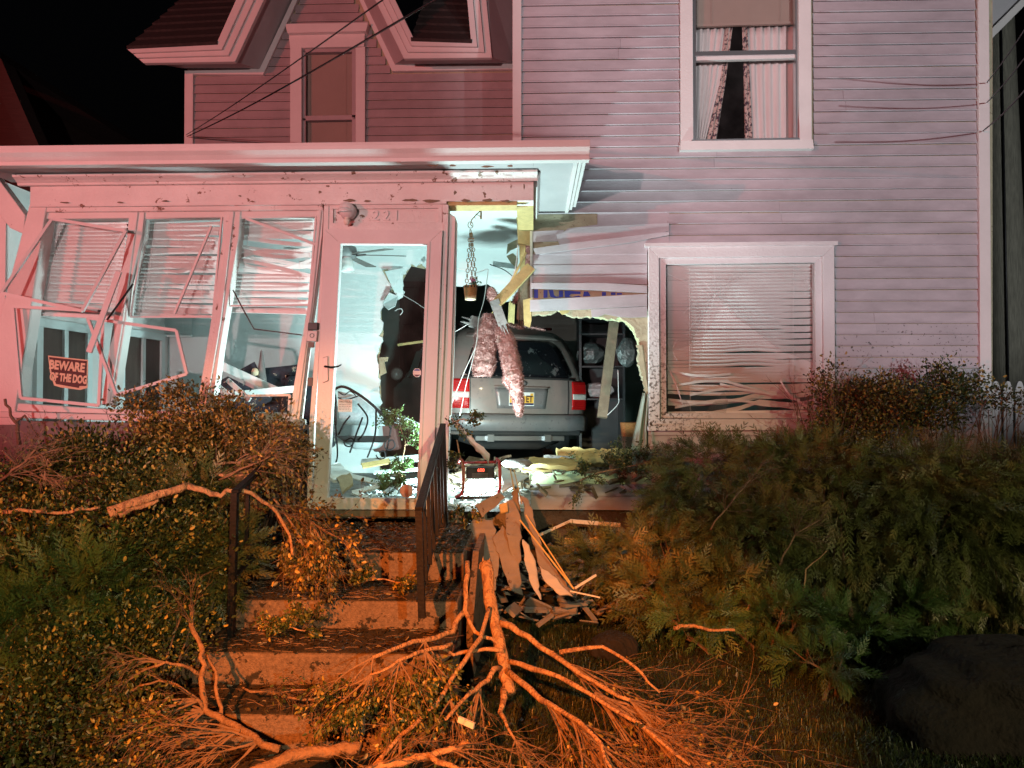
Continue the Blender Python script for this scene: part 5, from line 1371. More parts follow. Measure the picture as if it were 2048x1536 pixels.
# white padded seat behind the chair, floral cushions and a folded parasol behind the window
mat("white_vinyl", (0.60, 0.66, 0.68), 0.5, 0.06, 6, bump=0.2)
b = MB(); b.px([(700,835),(752,838),(758,900),(694,900)], 7.0, 0.4); bevel(b.build("white_chair", "white_vinyl", None, label="padded white seat behind the iron chair", cat="seat"), 0.08, 4)
b = MB(); b.px([(742,845),(790,850),(800,900),(745,905)], 7.25, 0.15); bevel(b.build("brown_box", mat("maroon", (0.10, 0.035, 0.03), 0.7, 0.3), None, label="dark maroon box by the porch back wall", cat="box"), 0.03, 2)
def cushion(label, q, Y, rot):
    b = MB(); c = P(*q, Y); n = 12; vs = []; fs = []
    for s in (-1, 1):
        for j in range(n + 1):
            for i in range(n + 1):
                u, v = i / n * 2 - 1, j / n * 2 - 1; h_ = 0.07 * (1 - u**4) * (1 - v**4)
                x, z = u * 0.21, v * 0.2
                vs.append((c.x + x * math.cos(rot) - z * math.sin(rot), c.y + s * h_, c.z + x * math.sin(rot) + z * math.cos(rot)))
    for s in range(2):
        o = s * (n+1)**2
        for j in range(n):
            for i in range(n):
                a = o + j*(n+1)+i; fs.append((a, a+1, a+n+2, a+n+1))
    b.add(vs, fs); return b.build("floral_cushion", "fabric_dark", None, True, label, "cushion", "dark floral cushions on the porch")
cushion("dark floral cushion standing behind the right porch window", (560,775), 6.6, 0.1)
cushion("dark floral cushion squeezed between window and door", (608,800), 6.5, -0.2)
cushion("dark floral cushion lying left of the folded parasol", (490,782), 6.5, 0.5)
b = MB(); b.lathe([(0.0,0.36),(0.012,0.34),(0.05,0.05),(0.055,0.0),(0,0.0)], P(523,775,6.5), 12); b.build("folded_parasol", "grey_board", None, True, "grey folded parasol tip behind the right porch window", "parasol")
b = MB(); b.lathe([(0,0),(0.03,0.01),(0.035,0.04),(0.02,0.07),(0,0.075)], P(510,752,6.45), 10); b.build("straw_hat", "sign_cream", None, True, "small straw coloured ornament beside the folded parasol", "ornament")
# low sofa carrying the cushions
b = MB(); b.px([(440,808),(640,808),(640,905),(440,905)], 6.5, 0.6); bevel(b.build("porch_sofa", "fabric_dark", None, label="dark floral sofa behind the right porch window", cat="sofa"), 0.06, 3)
# ================================================================ plants
mat("bark", (0.22, 0.135, 0.085), 0.85, 0.35, 22.0, bump=0.7, bscale=70)
mat("bark_raw", (0.42, 0.25, 0.14), 0.8, 0.35, 14.0, bump=0.9, bscale=45, stretch=(2, 2, 1), mask=(0.24, 0.13, 0.08), mscale=16, mthr=0.56)
mat("twig_pale", (0.30, 0.20, 0.14), 0.85, 0.3, 30.0)
mat("twig", (0.15, 0.095, 0.065), 0.85, 0.3, 30.0)
def leafmat(name, c0, c1, c2, sc=22, isl=False, mid=0.62, hi=0.78):
    m = bpy.data.materials.new(name); m.use_nodes = True; nt = m.node_tree; N = nt.nodes; L = nt.links
    b = N["Principled BSDF"]; geo = N.new("ShaderNodeNewGeometry"); no = N.new("ShaderNodeTexNoise"); no.inputs["Scale"].default_value = sc; no.inputs["Detail"].default_value = 3
    n2 = N.new("ShaderNodeTexNoise"); n2.inputs["Scale"].default_value = 2.2
    L.new(geo.outputs["Position"], no.inputs[0]); L.new(geo.outputs["Position"], n2.inputs[0])
    ad = N.new("ShaderNodeMath"); ad.operation = 'MULTIPLY_ADD'; ad.inputs[1].default_value = 0.6; L.new(n2.outputs["Fac"], ad.inputs[0])
    mu = N.new("ShaderNodeMath"); mu.operation = 'MULTIPLY'; mu.inputs[1].default_value = 0.62; L.new(no.outputs["Fac"], mu.inputs[0]); L.new(mu.outputs[0], ad.inputs[2])
    if isl:
        m3 = N.new("ShaderNodeMath"); m3.operation = 'MULTIPLY_ADD'; m3.inputs[1].default_value = 0.55; m3.inputs[2].default_value = 0.18; L.new(geo.outputs["Random Per Island"], m3.inputs[0])
        m4 = N.new("ShaderNodeMath"); m4.operation = 'MULTIPLY_ADD'; m4.inputs[1].default_value = 0.30; L.new(n2.outputs["Fac"], m4.inputs[0]); L.new(m3.outputs[0], m4.inputs[2]); ad = m4
    cr = N.new("ShaderNodeValToRGB"); e = cr.color_ramp.elements
    e[0].position = 0.42; e[0].color = (*c0, 1); e[1].position = hi; e[1].color = (*c2, 1); x = e.new(mid); x.color = (*c1, 1)
    L.new(ad.outputs[0], cr.inputs[0]); L.new(cr.outputs[0], b.inputs["Base Color"]); b.inputs["Roughness"].default_value = 0.45
    MATS[name] = m
leafmat("boxwood_leaf", (0.022, 0.036, 0.009), (0.075, 0.095, 0.022), (0.36, 0.27, 0.06), isl=True, mid=0.74, hi=0.86)
leafmat("boxwood_dry", (0.035, 0.032, 0.010), (0.13, 0.105, 0.026), (0.40, 0.27, 0.07), isl=True, mid=0.70, hi=0.86)
leafmat("cedar_leaf", (0.030, 0.048, 0.015), (0.095, 0.115, 0.034), (0.20, 0.15, 0.05), 7)
leafmat("cedar_green", (0.03, 0.07, 0.02), (0.06, 0.12, 0.03), (0.11, 0.14, 0.045), 9)
leafmat("grass_blade", (0.010, 0.020, 0.005), (0.024, 0.042, 0.010), (0.07, 0.075, 0.024), 14)
leafmat("litter", (0.015, 0.011, 0.006), (0.03, 0.02, 0.01), (0.10, 0.07, 0.03), 20)

def np_mesh(name, V, Fc, m, parent=None, smooth=False, **kw):
    me = bpy.data.meshes.new(name); V = np.asarray(V, dtype=np.float32)
    c = Vector((float((V[:,0].min()+V[:,0].max())/2), float((V[:,1].min()+V[:,1].max())/2), float(V[:,2].min())))
    V = V - np.array(c, dtype=np.float32)
    nf, k = Fc.shape
    me.vertices.add(len(V)); me.vertices.foreach_set("co", V.ravel())
    me.loops.add(nf * k); me.loops.foreach_set("vertex_index", Fc.ravel().astype(np.int32))
    me.polygons.add(nf); me.polygons.foreach_set("loop_start", np.arange(0, nf * k, k, dtype=np.int32)); me.polygons.foreach_set("loop_total", np.full(nf, k, dtype=np.int32))
    me.materials.append(MATS[m]); me.update(calc_edges=True)
    if smooth: me.polygons.foreach_set("use_smooth", [True] * nf)
    o = bpy.data.objects.new(name, me); COL.objects.link(o); place(o, c, parent); tag(o, **kw)
    return o

def leaves(pts, dirs, size, rng, wid=0.5, jitter=0.8):
    """one folded-diamond leaf per point; dirs = rough growth direction"""
    n = len(pts)
    u = dirs + rng.normal(0, jitter, (n, 3)); u /= np.linalg.norm(u, axis=1, keepdims=True) + 1e-9
    r = rng.normal(0, 1, (n, 3)); w = np.cross(u, r); w /= np.linalg.norm(w, axis=1, keepdims=True) + 1e-9
    s = (size * rng.uniform(0.6, 1.3, n))[:, None]
    nn = np.cross(u, w) * s * 0.10
    V = np.stack([pts, pts + u*s*0.30 + w*s*wid*0.45 + nn, pts + u*s*0.75 + w*s*wid*0.38 + nn, pts + u*s, pts + u*s*0.75 - w*s*wid*0.38 + nn, pts + u*s*0.30 - w*s*wid*0.45 + nn], 1).reshape(-1, 3)
    i = np.arange(n)[:, None] * 6
    Fc = np.concatenate([i + np.array([[0,1,2,3]]), i + np.array([[0,3,4,5]])], 0)
    return V, Fc

def grow(q, p, d, length, r, depth, rn, droop=0.0, tips=None, spread=0.6, kids=4, seg=5, sides=5, wob=0.22, kl=(0.4, 0.7)):
    pts = [p.copy()]; rad = [r]; d = d.normalized(); st = length / seg
    for k in range(seg):
        d = (d + Vector((rn.gauss(0, wob), rn.gauss(0, wob), rn.gauss(0, wob) - droop))).normalized()
        p = p + d * st
        if p.z < 0.05: p.z = 0.05 + rn.random() * 0.02; d.z = abs(d.z) * 0.2
        pts.append(p.copy()); rad.append(r * (1 - 0.75 * (k + 1) / seg))
    q.tube(pts, rad, sides if r > 0.006 else 3, cap=False)
    if tips is not None and depth <= 1:
        for a, b_ in zip(pts[1:], pts[2:] + [pts[-1]]): tips.append((a, d))
    if depth > 0:
        for k in range(kids):
            t = rn.uniform(0.25, 1.0); i = min(int(t * seg), seg - 1); o = pts[i].lerp(pts[i+1], t * seg - i)
            dd = (pts[i+1] - pts[i]).normalized()
            side = dd.orthogonal().normalized(); side.rotate(Matrix.Rotation(rn.uniform(0, 6.28), 3, dd))
            nd = (dd + side * rn.uniform(spread * 0.6, spread * 1.5)).normalized()
            grow(q, o, nd, length * rn.uniform(*kl), max(0.0012, r * (1 - 0.7 * t) * 0.6), depth - 1, rn, droop, tips, spread, kids, max(3, seg - 1), sides, wob, kl)

def bush(name, label, cat, blobs, n, size, m, seed, stems=6, group=None, wid=0.55, shell=0.55):
    """blobs = ellipsoids (px, py, Y, rx, ry, rz): clumped leaves over real stems"""
    rng = np.random.default_rng(seed); rn = random.Random(seed)
    cs = [P(b[0], b[1], b[2]) for b in blobs]
    base = Vector((sum(c.x for c in cs)/len(cs), sum(c.y for c in cs)/len(cs), 0.05))
    root = thing(name, label, cat, base, group)
    q = MB()
    vol = np.array([b[3]*b[4]*b[5] for b in blobs]) ** 0.75; vol /= vol.sum()
    Ps, Ds = [], []
    for c, b_, f in zip(cs, blobs, vol):
        k = int(n * f); nc = max(6, k // 70)
        d = rng.normal(0, 1, (nc, 3)); d /= np.linalg.norm(d, axis=1, keepdims=True)
        rr = rng.uniform(shell, 1.0, (nc, 1))
        cen = d * rr * np.array([b_[3], b_[4], b_[5]]) * (1 + 0.18 * rng.normal(0, 1, (nc, 1)))   # twig clusters
        idx = rng.integers(0, nc, k)
        sp = rng.normal(0, 1, (k, 3)) * (0.045 + 0.05 * min(b_[3], b_[5]))
        p = cen[idx] + sp + np.array(c)
        ok = p[:, 2] > 0.06
        Ps.append(p[ok]); Ds.append((d[idx] + np.array([0, 0, 0.4]))[ok])
        for s in range(stems):
            j = rn.randrange(nc); tgt = Vector(cen[j]) + Vector(c)
            st = Vector((lerp(base.x, c.x, 0.7) + rn.gauss(0, 0.06), lerp(base.y, c.y, 0.7) + rn.gauss(0, 0.06), 0.03))
            dv = tgt - st
            grow(q, st, dv, dv.length * 0.92, 0.011, 2, rn, 0.02, None, 0.5, 4, 6, 5, 0.06, (0.10, 0.24))
    V, Fc = leaves(np.concatenate(Ps), np.concatenate(Ds), size, rng, wid)
    np_mesh("foliage", V, Fc, m, root, kind="stuff")
    q.build("stems", "twig", root, kind="stuff")
    return root

# cedar spray template: a flat, branching fan of scale leaves
def spray_template(rn):
    T = []
    def seg(a, d, l, lvl):
        d = d / np.linalg.norm(d); b = a + d * l
        s = np.array([d[1], -d[0], 0]) ; w = 0.0034
        T.append((a - s*w*0.6, a + s*w*0.6, b + s*w*0.15, b - s*w*0.15))
        if lvl < 2:
            for k in range(5 if lvl == 0 else 4):
                t = 0.12 + 0.85 * (k + 0.5) / 5
                for sg in (-1, 1):
                    ang = sg * (0.55 + rn.uniform(-0.12, 0.12)); c, s2 = math.cos(ang), math.sin(ang)
                    nd = np.array([d[0]*c - d[1]*s2, d[0]*s2 + d[1]*c, rn.uniform(-0.15, 0.15)])
                    seg(a + d * l * t, nd, l * (0.40 - 0.22 * t) * (1 if lvl == 0 else 0.8), lvl + 1)
    seg(np.zeros(3), np.array([0, 1.0, 0]), 0.22, 0)
    return np.array(T)                                  # (k,4,3)
SPRAYS = [spray_template(random.Random(k)) for k in range(6)]

def cedar(name, label, blobs, n, m, seed, group=None, scale=1.0, droop=0.5, stems=5):
    rng = np.random.default_rng(seed); rn = random.Random(seed)
    cs = [P(b[0], b[1], b[2]) for b in blobs]
    base = Vector((sum(c.x for c in cs)/len(cs), sum(c.y for c in cs)/len(cs), 0.05))
    root = thing(name, label, "shrub", base, group)
    vol = np.array([b[3]*b[4]*b[5] for b in blobs]) ** 0.7; vol /= vol.sum(); q = MB()
    VV = []
    for c, b_, f in zip(cs, blobs, vol):
        k = int(n * f)
        nc = max(5, k // 9)
        cd = rng.normal(0, 1, (nc, 3)); cd /= np.linalg.norm(cd, axis=1, keepdims=True)
        idx = rng.integers(0, nc, k)
        d = cd[idx] + rng.normal(0, 0.16, (k, 3)); d /= np.linalg.norm(d, axis=1, keepdims=True)
        cr_ = (0.70 + 0.35 * rng.random(nc))[idx]
        pos = np.array(c) + d * np.array([b_[3], b_[4], b_[5]]) * (cr_ * rng.uniform(0.8, 1.05, k))[:, None]
        for i in range(k):
            if pos[i, 2] < 0.08: continue
            y = d[i] + np.array([0, 0, -droop]) + rng.normal(0, 0.35, 3); y /= np.linalg.norm(y)
            r = rng.normal(0, 1, 3); x = np.cross(y, r); x /= np.linalg.norm(x); z = np.cross(x, y)
            T = SPRAYS[i % 6] * scale * 0.62 * rng.uniform(0.45, 1.6)
            VV.append((T.reshape(-1, 3) @ np.stack([x, y, z])) + pos[i])
        for s in range(stems):
            j = rn.randrange(nc); tgt = Vector(c) + Vector(cd[j] * np.array([b_[3], b_[4], b_[5]]) * 0.9)
            st = Vector((c.x + rn.gauss(0, 0.08), c.y + rn.gauss(0, 0.08), 0.04)); dv = tgt - st
            grow(q, st, dv, dv.length * 0.9, 0.014, 2, rn, 0.0, None, 0.6, 5, 5, 5, 0.10, (0.14, 0.34))
    V = np.concatenate(VV); Fc = np.arange(len(V)).reshape(-1, 4)
    np_mesh("foliage", V, Fc, m, root, kind="stuff")
    if q.v: q.build("stems", "twig", root, kind="stuff")
    return root

# --- left of the steps
GB = "boxwood bushes left of the steps"
bush("boxwood_bush", "tall boxwood bush crushed against the porch windows", "shrub", [(350,885,4.55,0.34,0.2,0.20),(430,875,4.5,0.36,0.2,0.20),(530,895,4.5,0.26,0.2,0.18),(385,800,4.6,0.13,0.1,0.10),(455,810,4.6,0.10,0.1,0.06),(270,810,4.6,0.14,0.1,0.07)], 15000, 0.026, "boxwood_dry", 11, 8, GB)
bush("boxwood_bush", "broad boxwood bush under the dog sign window", "shrub", [(180,955,4.2,0.45,0.3,0.22),(60,985,4.2,0.40,0.3,0.22),(320,980,4.1,0.38,0.3,0.20),(150,900,4.3,0.22,0.2,0.10)], 16000, 0.027, "boxwood_leaf", 12, 8, GB)
bush("boxwood_bush", "low green boxwood bush at the left edge below the broken limb", "shrub", [(100,1090,3.6,0.50,0.3,0.22),(300,1080,3.6,0.42,0.3,0.22),(-20,1120,3.5,0.35,0.3,0.25)], 15000, 0.025, "boxwood_leaf", 13, 7, GB)
bush("boxwood_bush", "small leaved bush spreading low in the left foreground", "shrub", [(230,1290,3.0,0.34,0.3,0.16),(90,1380,2.8,0.34,0.3,0.16),(250,1450,2.65,0.22,0.2,0.12),(330,1240,3.1,0.2,0.2,0.12),(60,1490,2.5,0.30,0.2,0.12)], 13000, 0.020, "boxwood_leaf", 14, 7, GB)
cedar("cedar_shrub", "soft green cedar shrub at the left edge of the garden", [(60,1200,3.15,0.38,0.3,0.22),(170,1200,3.2,0.30,0.3,0.20),(20,1290,2.95,0.30,0.25,0.18)], 1500, "cedar_green", 21, "cedar shrubs", 0.9, 0.1)
cedar("cedar_shrub", "brownish cedar tangle around the left handrail", [(400,1040,3.9,0.25,0.25,0.30),(420,1130,3.7,0.25,0.22,0.25),(340,1150,3.6,0.25,0.2,0.22)], 1000, "cedar_leaf", 22, "cedar shrubs", 0.9, 0.2)

# --- right of the hole
GC = "cedar hedge along the right wall"
cedar("cedar_hedge", "dark cedar hedge mass filling the right side of the yard", [(1700,1050,4.9,0.55,0.35,0.50),(1880,1060,4.8,0.55,0.4,0.55),(2040,1080,4.7,0.45,0.4,0.60),(1780,960,5.0,0.5,0.3,0.25),(1950,1010,4.9,0.5,0.3,0.3)], 6500, "cedar_leaf", 31, GC, 1.05, 0.9)
cedar("cedar_hedge", "cedar hedge sprawling under the picture window", [(1440,960,5.2,0.45,0.3,0.30),(1580,970,5.1,0.45,0.3,0.33),(1380,1010,5.2,0.30,0.3,0.25),(1500,1080,4.9,0.40,0.3,0.30),(1650,940,5.2,0.35,0.25,0.25)], 4800, "cedar_leaf", 32, GC, 1.0, 0.5)
cedar("cedar_hedge", "low ragged cedar branches beside the fallen timber", [(1300,1110,5.0,0.32,0.25,0.20),(1200,1120,5.0,0.30,0.25,0.16),(1340,1190,4.6,0.32,0.25,0.16),(1450,1190,4.5,0.36,0.25,0.20)], 1900, "cedar_leaf", 33, GC, 1.0, 0.2)
cedar("cedar_hedge", "bright green cedar sprays at the foot of the hedge", [(1820,1220,4.45,0.14,0.12,0.12),(1880,1240,4.4,0.16,0.12,0.10),(1530,1080,4.6,0.06,0.06,0.06)], 220, "cedar_green", 34, GC, 0.9, 0.3, 0)
cedar("cedar_hedge", "low dark cedar growth spreading over the lawn before the hedge", [(1560,1230,4.2,0.30,0.2,0.10),(1700,1250,4.1,0.25,0.2,0.09),(1400,1230,4.2,0.22,0.18,0.09),(1640,1320,3.7,0.22,0.16,0.06)], 1100, "cedar_green", 35, GC, 0.8, 0.1, 3)
GD = "bushes in front of the right wall"
bush("boxwood_bush", "leaning boxwood bush in front of the picture window's right end", "shrub", [(1700,800,5.6,0.26,0.2,0.16),(1690,860,5.5,0.30,0.2,0.18),(1760,800,5.6,0.25,0.2,0.16),(1660,740,5.6,0.05,0.05,0.04),(1650,765,5.6,0.10,0.08,0.05)], 9000, 0.026, "boxwood_dry", 15, 10, GD)
bush("boxwood_bush", "dark boxwood bush before the corner of the house", "shrub", [(1880,770,5.6,0.14,0.14,0.14),(1940,770,5.6,0.12,0.12,0.12),(1860,820,5.6,0.25,0.2,0.12),(2020,800,5.6,0.12,0.1,0.08)], 5200, 0.026, "boxwood_leaf", 16, 10, GD)
def bare(name, label, spots, seed, h, m="twig", n=9, group=None, depth=3):
    rn = random.Random(seed); q = MB(); r0 = None
    for s in spots:
        p = P(*s)
        for k in range(n):
            grow(q, p + Vector((rn.gauss(0,0.05), rn.gauss(0,0.05), 0)), Vector((rn.gauss(0,0.7), rn.gauss(0,0.4), 1.0)), h * rn.uniform(0.6, 1.1), 0.011, depth, rn, 0.0, None, 0.55, 4, 5, 4, 0.18)
    return q.build(name, m, None, False, label, "shrub", group)
bare("bare_shrub", "bare brown twiggy shrub at the right edge by the picket fence", [(1850,950,5.3),(1920,955,5.3),(1990,950,5.3),(2040,950,5.2)], 41, 0.27, "twig_pale", 9)
bare("bare_shrub", "bare stems reaching left in front of the picture window casing", [(1790,850,5.6)], 42, 0.26, "twig", 6)
bare("bare_shrub", "tangle of dead brown stems at the left edge under the porch", [(20,1000,4.4),(60,1000,4.4),(-10,1000,4.4)], 43, 0.25, "twig", 8)

# --- broken limbs: hand laid main wood, grown twigs
def limb(label, mains, twigs, seed, leafy=None, m="bark_raw", tm="bark", name="broken_branch"):
    """mains = [(radii, [(px,py,Y)...])]; twigs = [(px,py,Y, dx,dy,dz, length, r, count, spreadangle)]"""
    rn = random.Random(seed); rng = np.random.default_rng(seed)
    c = P(*mains[0][1][0]); root = thing(name, label, "branch", (c.x, c.y, 0.05))
    for k, (rad, pts) in enumerate(mains):
        n = len(pts); P3 = []
        W = [P(*p) for p in pts]
        for a, b_ in zip(W, W[1:]):
            for t in (0, 0.34, 0.67): P3.append(a.lerp(b_, t) + Vector((rn.gauss(0, 0.004), rn.gauss(0, 0.004), rn.gauss(0, 0.004))))
        P3.append(W[-1]); r3 = [lerp(rad[0], rad[1], i / (len(P3) - 1)) * rn.uniform(0.9, 1.12) for i in range(len(P3))]
        q = MB(); q.tube(P3, r3, 9)
        q.build("limb", m, root, True)
    q = MB(); tips = []
    for (x, y, Y, dx, dy, dz, ln, r, cnt, sp) in twigs:
        for k in range(cnt):
            d = Vector((dx, dy, dz)).normalized() + Vector((rn.gauss(0, sp), rn.gauss(0, sp * 0.5), rn.gauss(0, sp)))
            grow(q, P(x, y, Y), d, ln * rn.uniform(0.5, 1.15), r * rn.uniform(0.6, 1.1), 2, rn, 0.03, tips, 0.5, 4, 7, 4, 0.13)
    if q.v: q.build("twigs", tm, root, kind="stuff")
    if leafy and tips:
        frac, size, lm = leafy
        sel = [t for t in tips if rn.random() < frac]
        if sel:
            pts = np.array([np.array(t[0]) for t in sel for _ in range(3)]) + rng.normal(0, 0.012, (len(sel) * 3, 3))
            ds = np.array([np.array(t[1]) for t in sel for _ in range(3)]) + np.array([0, 0, -0.4])
            V, Fc = leaves(pts, ds, size, rng, 0.6, 0.6); np_mesh("leaves", V, Fc, lm, root, kind="stuff")
    return root
limb("large snapped branch standing upside down at the foot of the steps", [
    ((0.031,0.027), [(970,1128,3.55),(978,1180,3.48),(990,1250,3.35),(1010,1330,3.2),(1018,1385,3.08)]),
    ((0.016,0.007), [(1002,1245,3.35),(1060,1275,3.25),(1130,1325,3.1),(1190,1365,3.0),(1260,1400,2.85)]),
    ((0.013,0.005), [(1018,1320,3.2),(1090,1345,3.05),(1180,1385,2.9),(1280,1450,2.7),(1380,1530,2.5)]),
    ((0.014,0.005), [(1015,1340,3.15),(1080,1395,2.95),(1140,1430,2.8),(1200,1490,2.6),(1240,1560,2.45)]),
    ((0.014,0.008), [(935,1122,3.6),(932,1160,3.5),(930,1220,3.4),(950,1265,3.3),(1000,1290,3.25)]),
    ((0.014,0.008), [(928,1225,3.4),(905,1262,3.3),(870,1278,3.2),(800,1290,3.05),(745,1315,2.95)]),
    ((0.011,0.007), [(978,1215,3.38),(960,1275,3.2),(910,1350,3.0),(870,1410,2.85),(800,1475,2.65),(740,1540,2.5)]),
    ((0.018,0.004), [(1012,1380,3.08),(1000,1420,2.98),(1030,1480,2.8)]),
    ((0.010,0.006), [(1010,1300,3.22),(950,1300,3.2),(905,1310,3.15),(880,1295,3.1)]),
    ((0.012,0.006), [(1000,1330,3.15),(960,1370,3.0),(930,1395,2.9),(890,1440,2.75)]),
    ((0.010,0.005), [(1120,1305,3.12),(1205,1293,3.1),(1260,1325,3.0),(1320,1385,2.9)]),
    ], [(1260,1400,2.85,0.75,-0.35,-0.45,0.50,0.006,18,0.15),(1190,1385,2.9,0.8,-0.4,-0.4,0.55,0.006,16,0.16),(1280,1450,2.7,0.7,-0.4,-0.4,0.4,0.006,16,0.2),(1130,1325,3.1,0.8,-0.3,-0.35,0.55,0.005,10,0.15),
        (1140,1430,2.8,0.6,-0.5,-0.45,0.45,0.006,14,0.2),(1090,1400,2.92,0.6,-0.5,-0.5,0.5,0.006,12,0.2),(1200,1490,2.6,0.5,-0.4,-0.4,0.3,0.005,8,0.3),
        (745,1315,2.95,-0.5,-0.2,-0.7,0.22,0.004,4,0.3),(850,1282,3.15,0.0,-0.3,-0.9,0.22,0.004,4,0.3),(900,1400,2.85,0.2,-0.3,-0.6,0.3,0.005,6,0.5),(960,1370,3.0,-0.2,-0.4,-0.6,0.3,0.005,6,0.5),
        (1030,1480,2.8,0.2,-0.4,-0.6,0.25,0.004,7,0.4),(800,1475,2.65,-0.3,-0.3,-0.3,0.25,0.005,5,0.4)],
    51, (0.05, 0.020, "boxwood_dry"))
# split top of the trunk
b = MB()
for k, (dx, h_) in enumerate(((-0.022, 0.02), (-0.008, 0.055), (0.008, 0.03), (0.02, 0.05))):
    p = P(970, 1128, 3.55) + Vector((dx, 0, -0.02)); b.bar(p, p + Vector((dx * 0.2, 0, h_)), 0.018, 0.03, w2=0.003)
b.build("split_end", "bark_raw", bpy.data.objects["broken_branch"])
limb("thick peeled limb lying across the bushes left of the steps", [
    ((0.030,0.018), [(218,1026,3.42),(262,1010,3.45),(320,988,3.5),(375,970,3.55)]),
    ((0.016,0.006), [(375,970,3.55),(400,980,3.55),(435,992,3.55),(455,980,3.55),(500,985,3.55),(540,1010,3.55),(575,1055,3.5),(585,1110,3.45)]),
    ((0.014,0.008), [(240,1030,3.42),(280,1014,3.45),(318,1000,3.48)]),
    ((0.010,0.006), [(10,1024,3.4),(60,1022,3.4),(140,1024,3.4),(200,1014,3.42)]),
    ((0.010,0.005), [(430,950,3.95),(485,950,3.9),(530,975,3.85),(560,1010,3.75),(600,1075,3.6)]),
    ], [(540,1010,3.7,0.7,-0.1,-0.1,0.35,0.005,7,0.4),(575,1055,3.6,0.4,-0.1,-0.8,0.25,0.004,6,0.3),(560,1010,3.75,0.8,-0.1,-0.5,0.35,0.004,8,0.3),(600,1075,3.6,0.3,-0.1,-0.9,0.20,0.003,6,0.3),
        (470,960,3.9,0.8,0.0,0.35,0.35,0.005,8,0.3),(440,950,3.95,0.7,0.0,0.5,0.3,0.004,6,0.3),(620,1040,3.6,0.4,-0.1,-0.8,0.28,0.004,8,0.35)],
    52, (0.20, 0.024, "boxwood_dry"))
limb("dark forked branch lying in the left foreground", [
    ((0.022,0.020), [(724,1492,2.6),(690,1502,2.58),(600,1505,2.55),(540,1530,2.5),(480,1560,2.45)]),
    ((0.014,0.009), [(560,1500,2.6),(510,1475,2.65),(450,1440,2.75),(410,1420,2.8),(404,1370,2.85),(405,1330,2.9),(400,1290,2.95),(385,1250,3.0),(380,1210,3.05)]),
    ((0.009,0.005), [(445,1435,2.78),(435,1390,2.85),(432,1340,2.9),(415,1310,2.95)]),
    ((0.008,0.004), [(402,1350,2.9),(370,1330,2.85),(330,1325,2.8),(280,1345,2.75)]),
    ((0.007,0.004), [(412,1418,2.8),(370,1380,2.78),(320,1360,2.75),(260,1385,2.7)]),
    ], [(330,1325,2.8,-0.9,-0.2,-0.1,0.3,0.005,9,0.25),(400,1400,2.8,-0.9,-0.3,0.0,0.4,0.005,10,0.25),(410,1420,2.8,-0.9,-0.3,-0.15,0.45,0.005,9,0.2),(480,1460,2.68,-0.9,-0.2,-0.2,0.45,0.005,8,0.2),
        (385,1250,3.0,-0.3,0.0,0.9,0.2,0.004,5,0.3),(520,1480,2.65,-0.8,-0.2,-0.2,0.35,0.005,6,0.25)], 53, (0.03, 0.018, "boxwood_leaf"), m="bark", tm="twig")
limb("orange lit low limb at the bottom edge", [((0.016,0.010), [(700,1560,2.45),(760,1528,2.5),(830,1520,2.52),(900,1500,2.55),(940,1490,2.58)]), ((0.010,0.006), [(860,1515,2.5),(920,1540,2.45),(1000,1545,2.4)])],
     [(900,1500,2.55,0.7,-0.1,0.1,0.25,0.004,6,0.3),(760,1528,2.5,0.3,-0.1,0.2,0.25,0.004,5,0.5)], 54)
limb("leafy twig spray drooping over the right of the steps", [((0.010,0.005), [(900,1290,3.1),(850,1300,3.0),(800,1320,2.9),(740,1350,2.85)])],
     [(740,1350,2.85,-0.2,0,-0.9,0.22,0.004,6,0.35),(800,1320,2.9,0.0,0,-0.9,0.25,0.004,7,0.35),(850,1300,3.0,0.1,0,-0.9,0.25,0.004,7,0.3),(780,1400,2.75,0.2,-0.1,-0.6,0.2,0.003,6,0.4)], 55, (0.5, 0.020, "boxwood_leaf"))
limb("bright green boxwood sprig thrown onto the porch behind the door glass", [((0.008,0.004), [(815,988,5.4),(800,940,5.6),(810,880,5.9),(800,850,6.0)])],
     [(800,860,6.0,-0.1,0,0.6,0.15,0.003,5,0.6),(812,890,5.8,0.2,0,0.2,0.13,0.003,4,0.6),(798,950,5.5,0.0,0,0.3,0.12,0.003,5,0.6),(795,980,5.4,-0.3,0,0.3,0.10,0.003,4,0.6)], 56, (0.7, 0.022, "cedar_green"))
limb("small leafy twig poking past the right handrail", [((0.006,0.003), [(900,850,4.9),(920,838,4.85),(945,842,4.85)]), ((0.006,0.003), [(915,880,4.9),(930,960,4.85),(925,1000,4.8)])],
     [(930,842,4.85,0.8,0,0.2,0.10,0.002,3,0.4),(920,870,4.9,0.3,0,0.3,0.10,0.002,2,0.6),(922,930,4.85,-0.2,0,0.2,0.10,0.002,3,0.7),(925,1000,4.8,0.2,0,-0.4,0.14,0.002,6,0.7)], 57, (0.25, 0.020, "boxwood_leaf"))
limb("cedar twig lying along the broken wall foot", [((0.008,0.004), [(1160,960,5.9),(1220,940,5.95),(1300,925,5.9)])],
     [(1220,940,5.95,0.5,0,0.5,0.2,0.003,9,0.6),(1270,930,5.9,0.5,0,0.3,0.2,0.003,9,0.6),(1170,955,5.9,0.0,0,0.3,0.15,0.003,7,0.7)], 58, (0.6, 0.018, "boxwood_leaf"))
limb("pale stick with a twisted end on the lawn", [((0.012,0.007), [(1348,1258,4.0),(1365,1250,4.0),(1395,1252,3.98),(1420,1262,3.95),(1470,1260,3.9)])], [], 59)
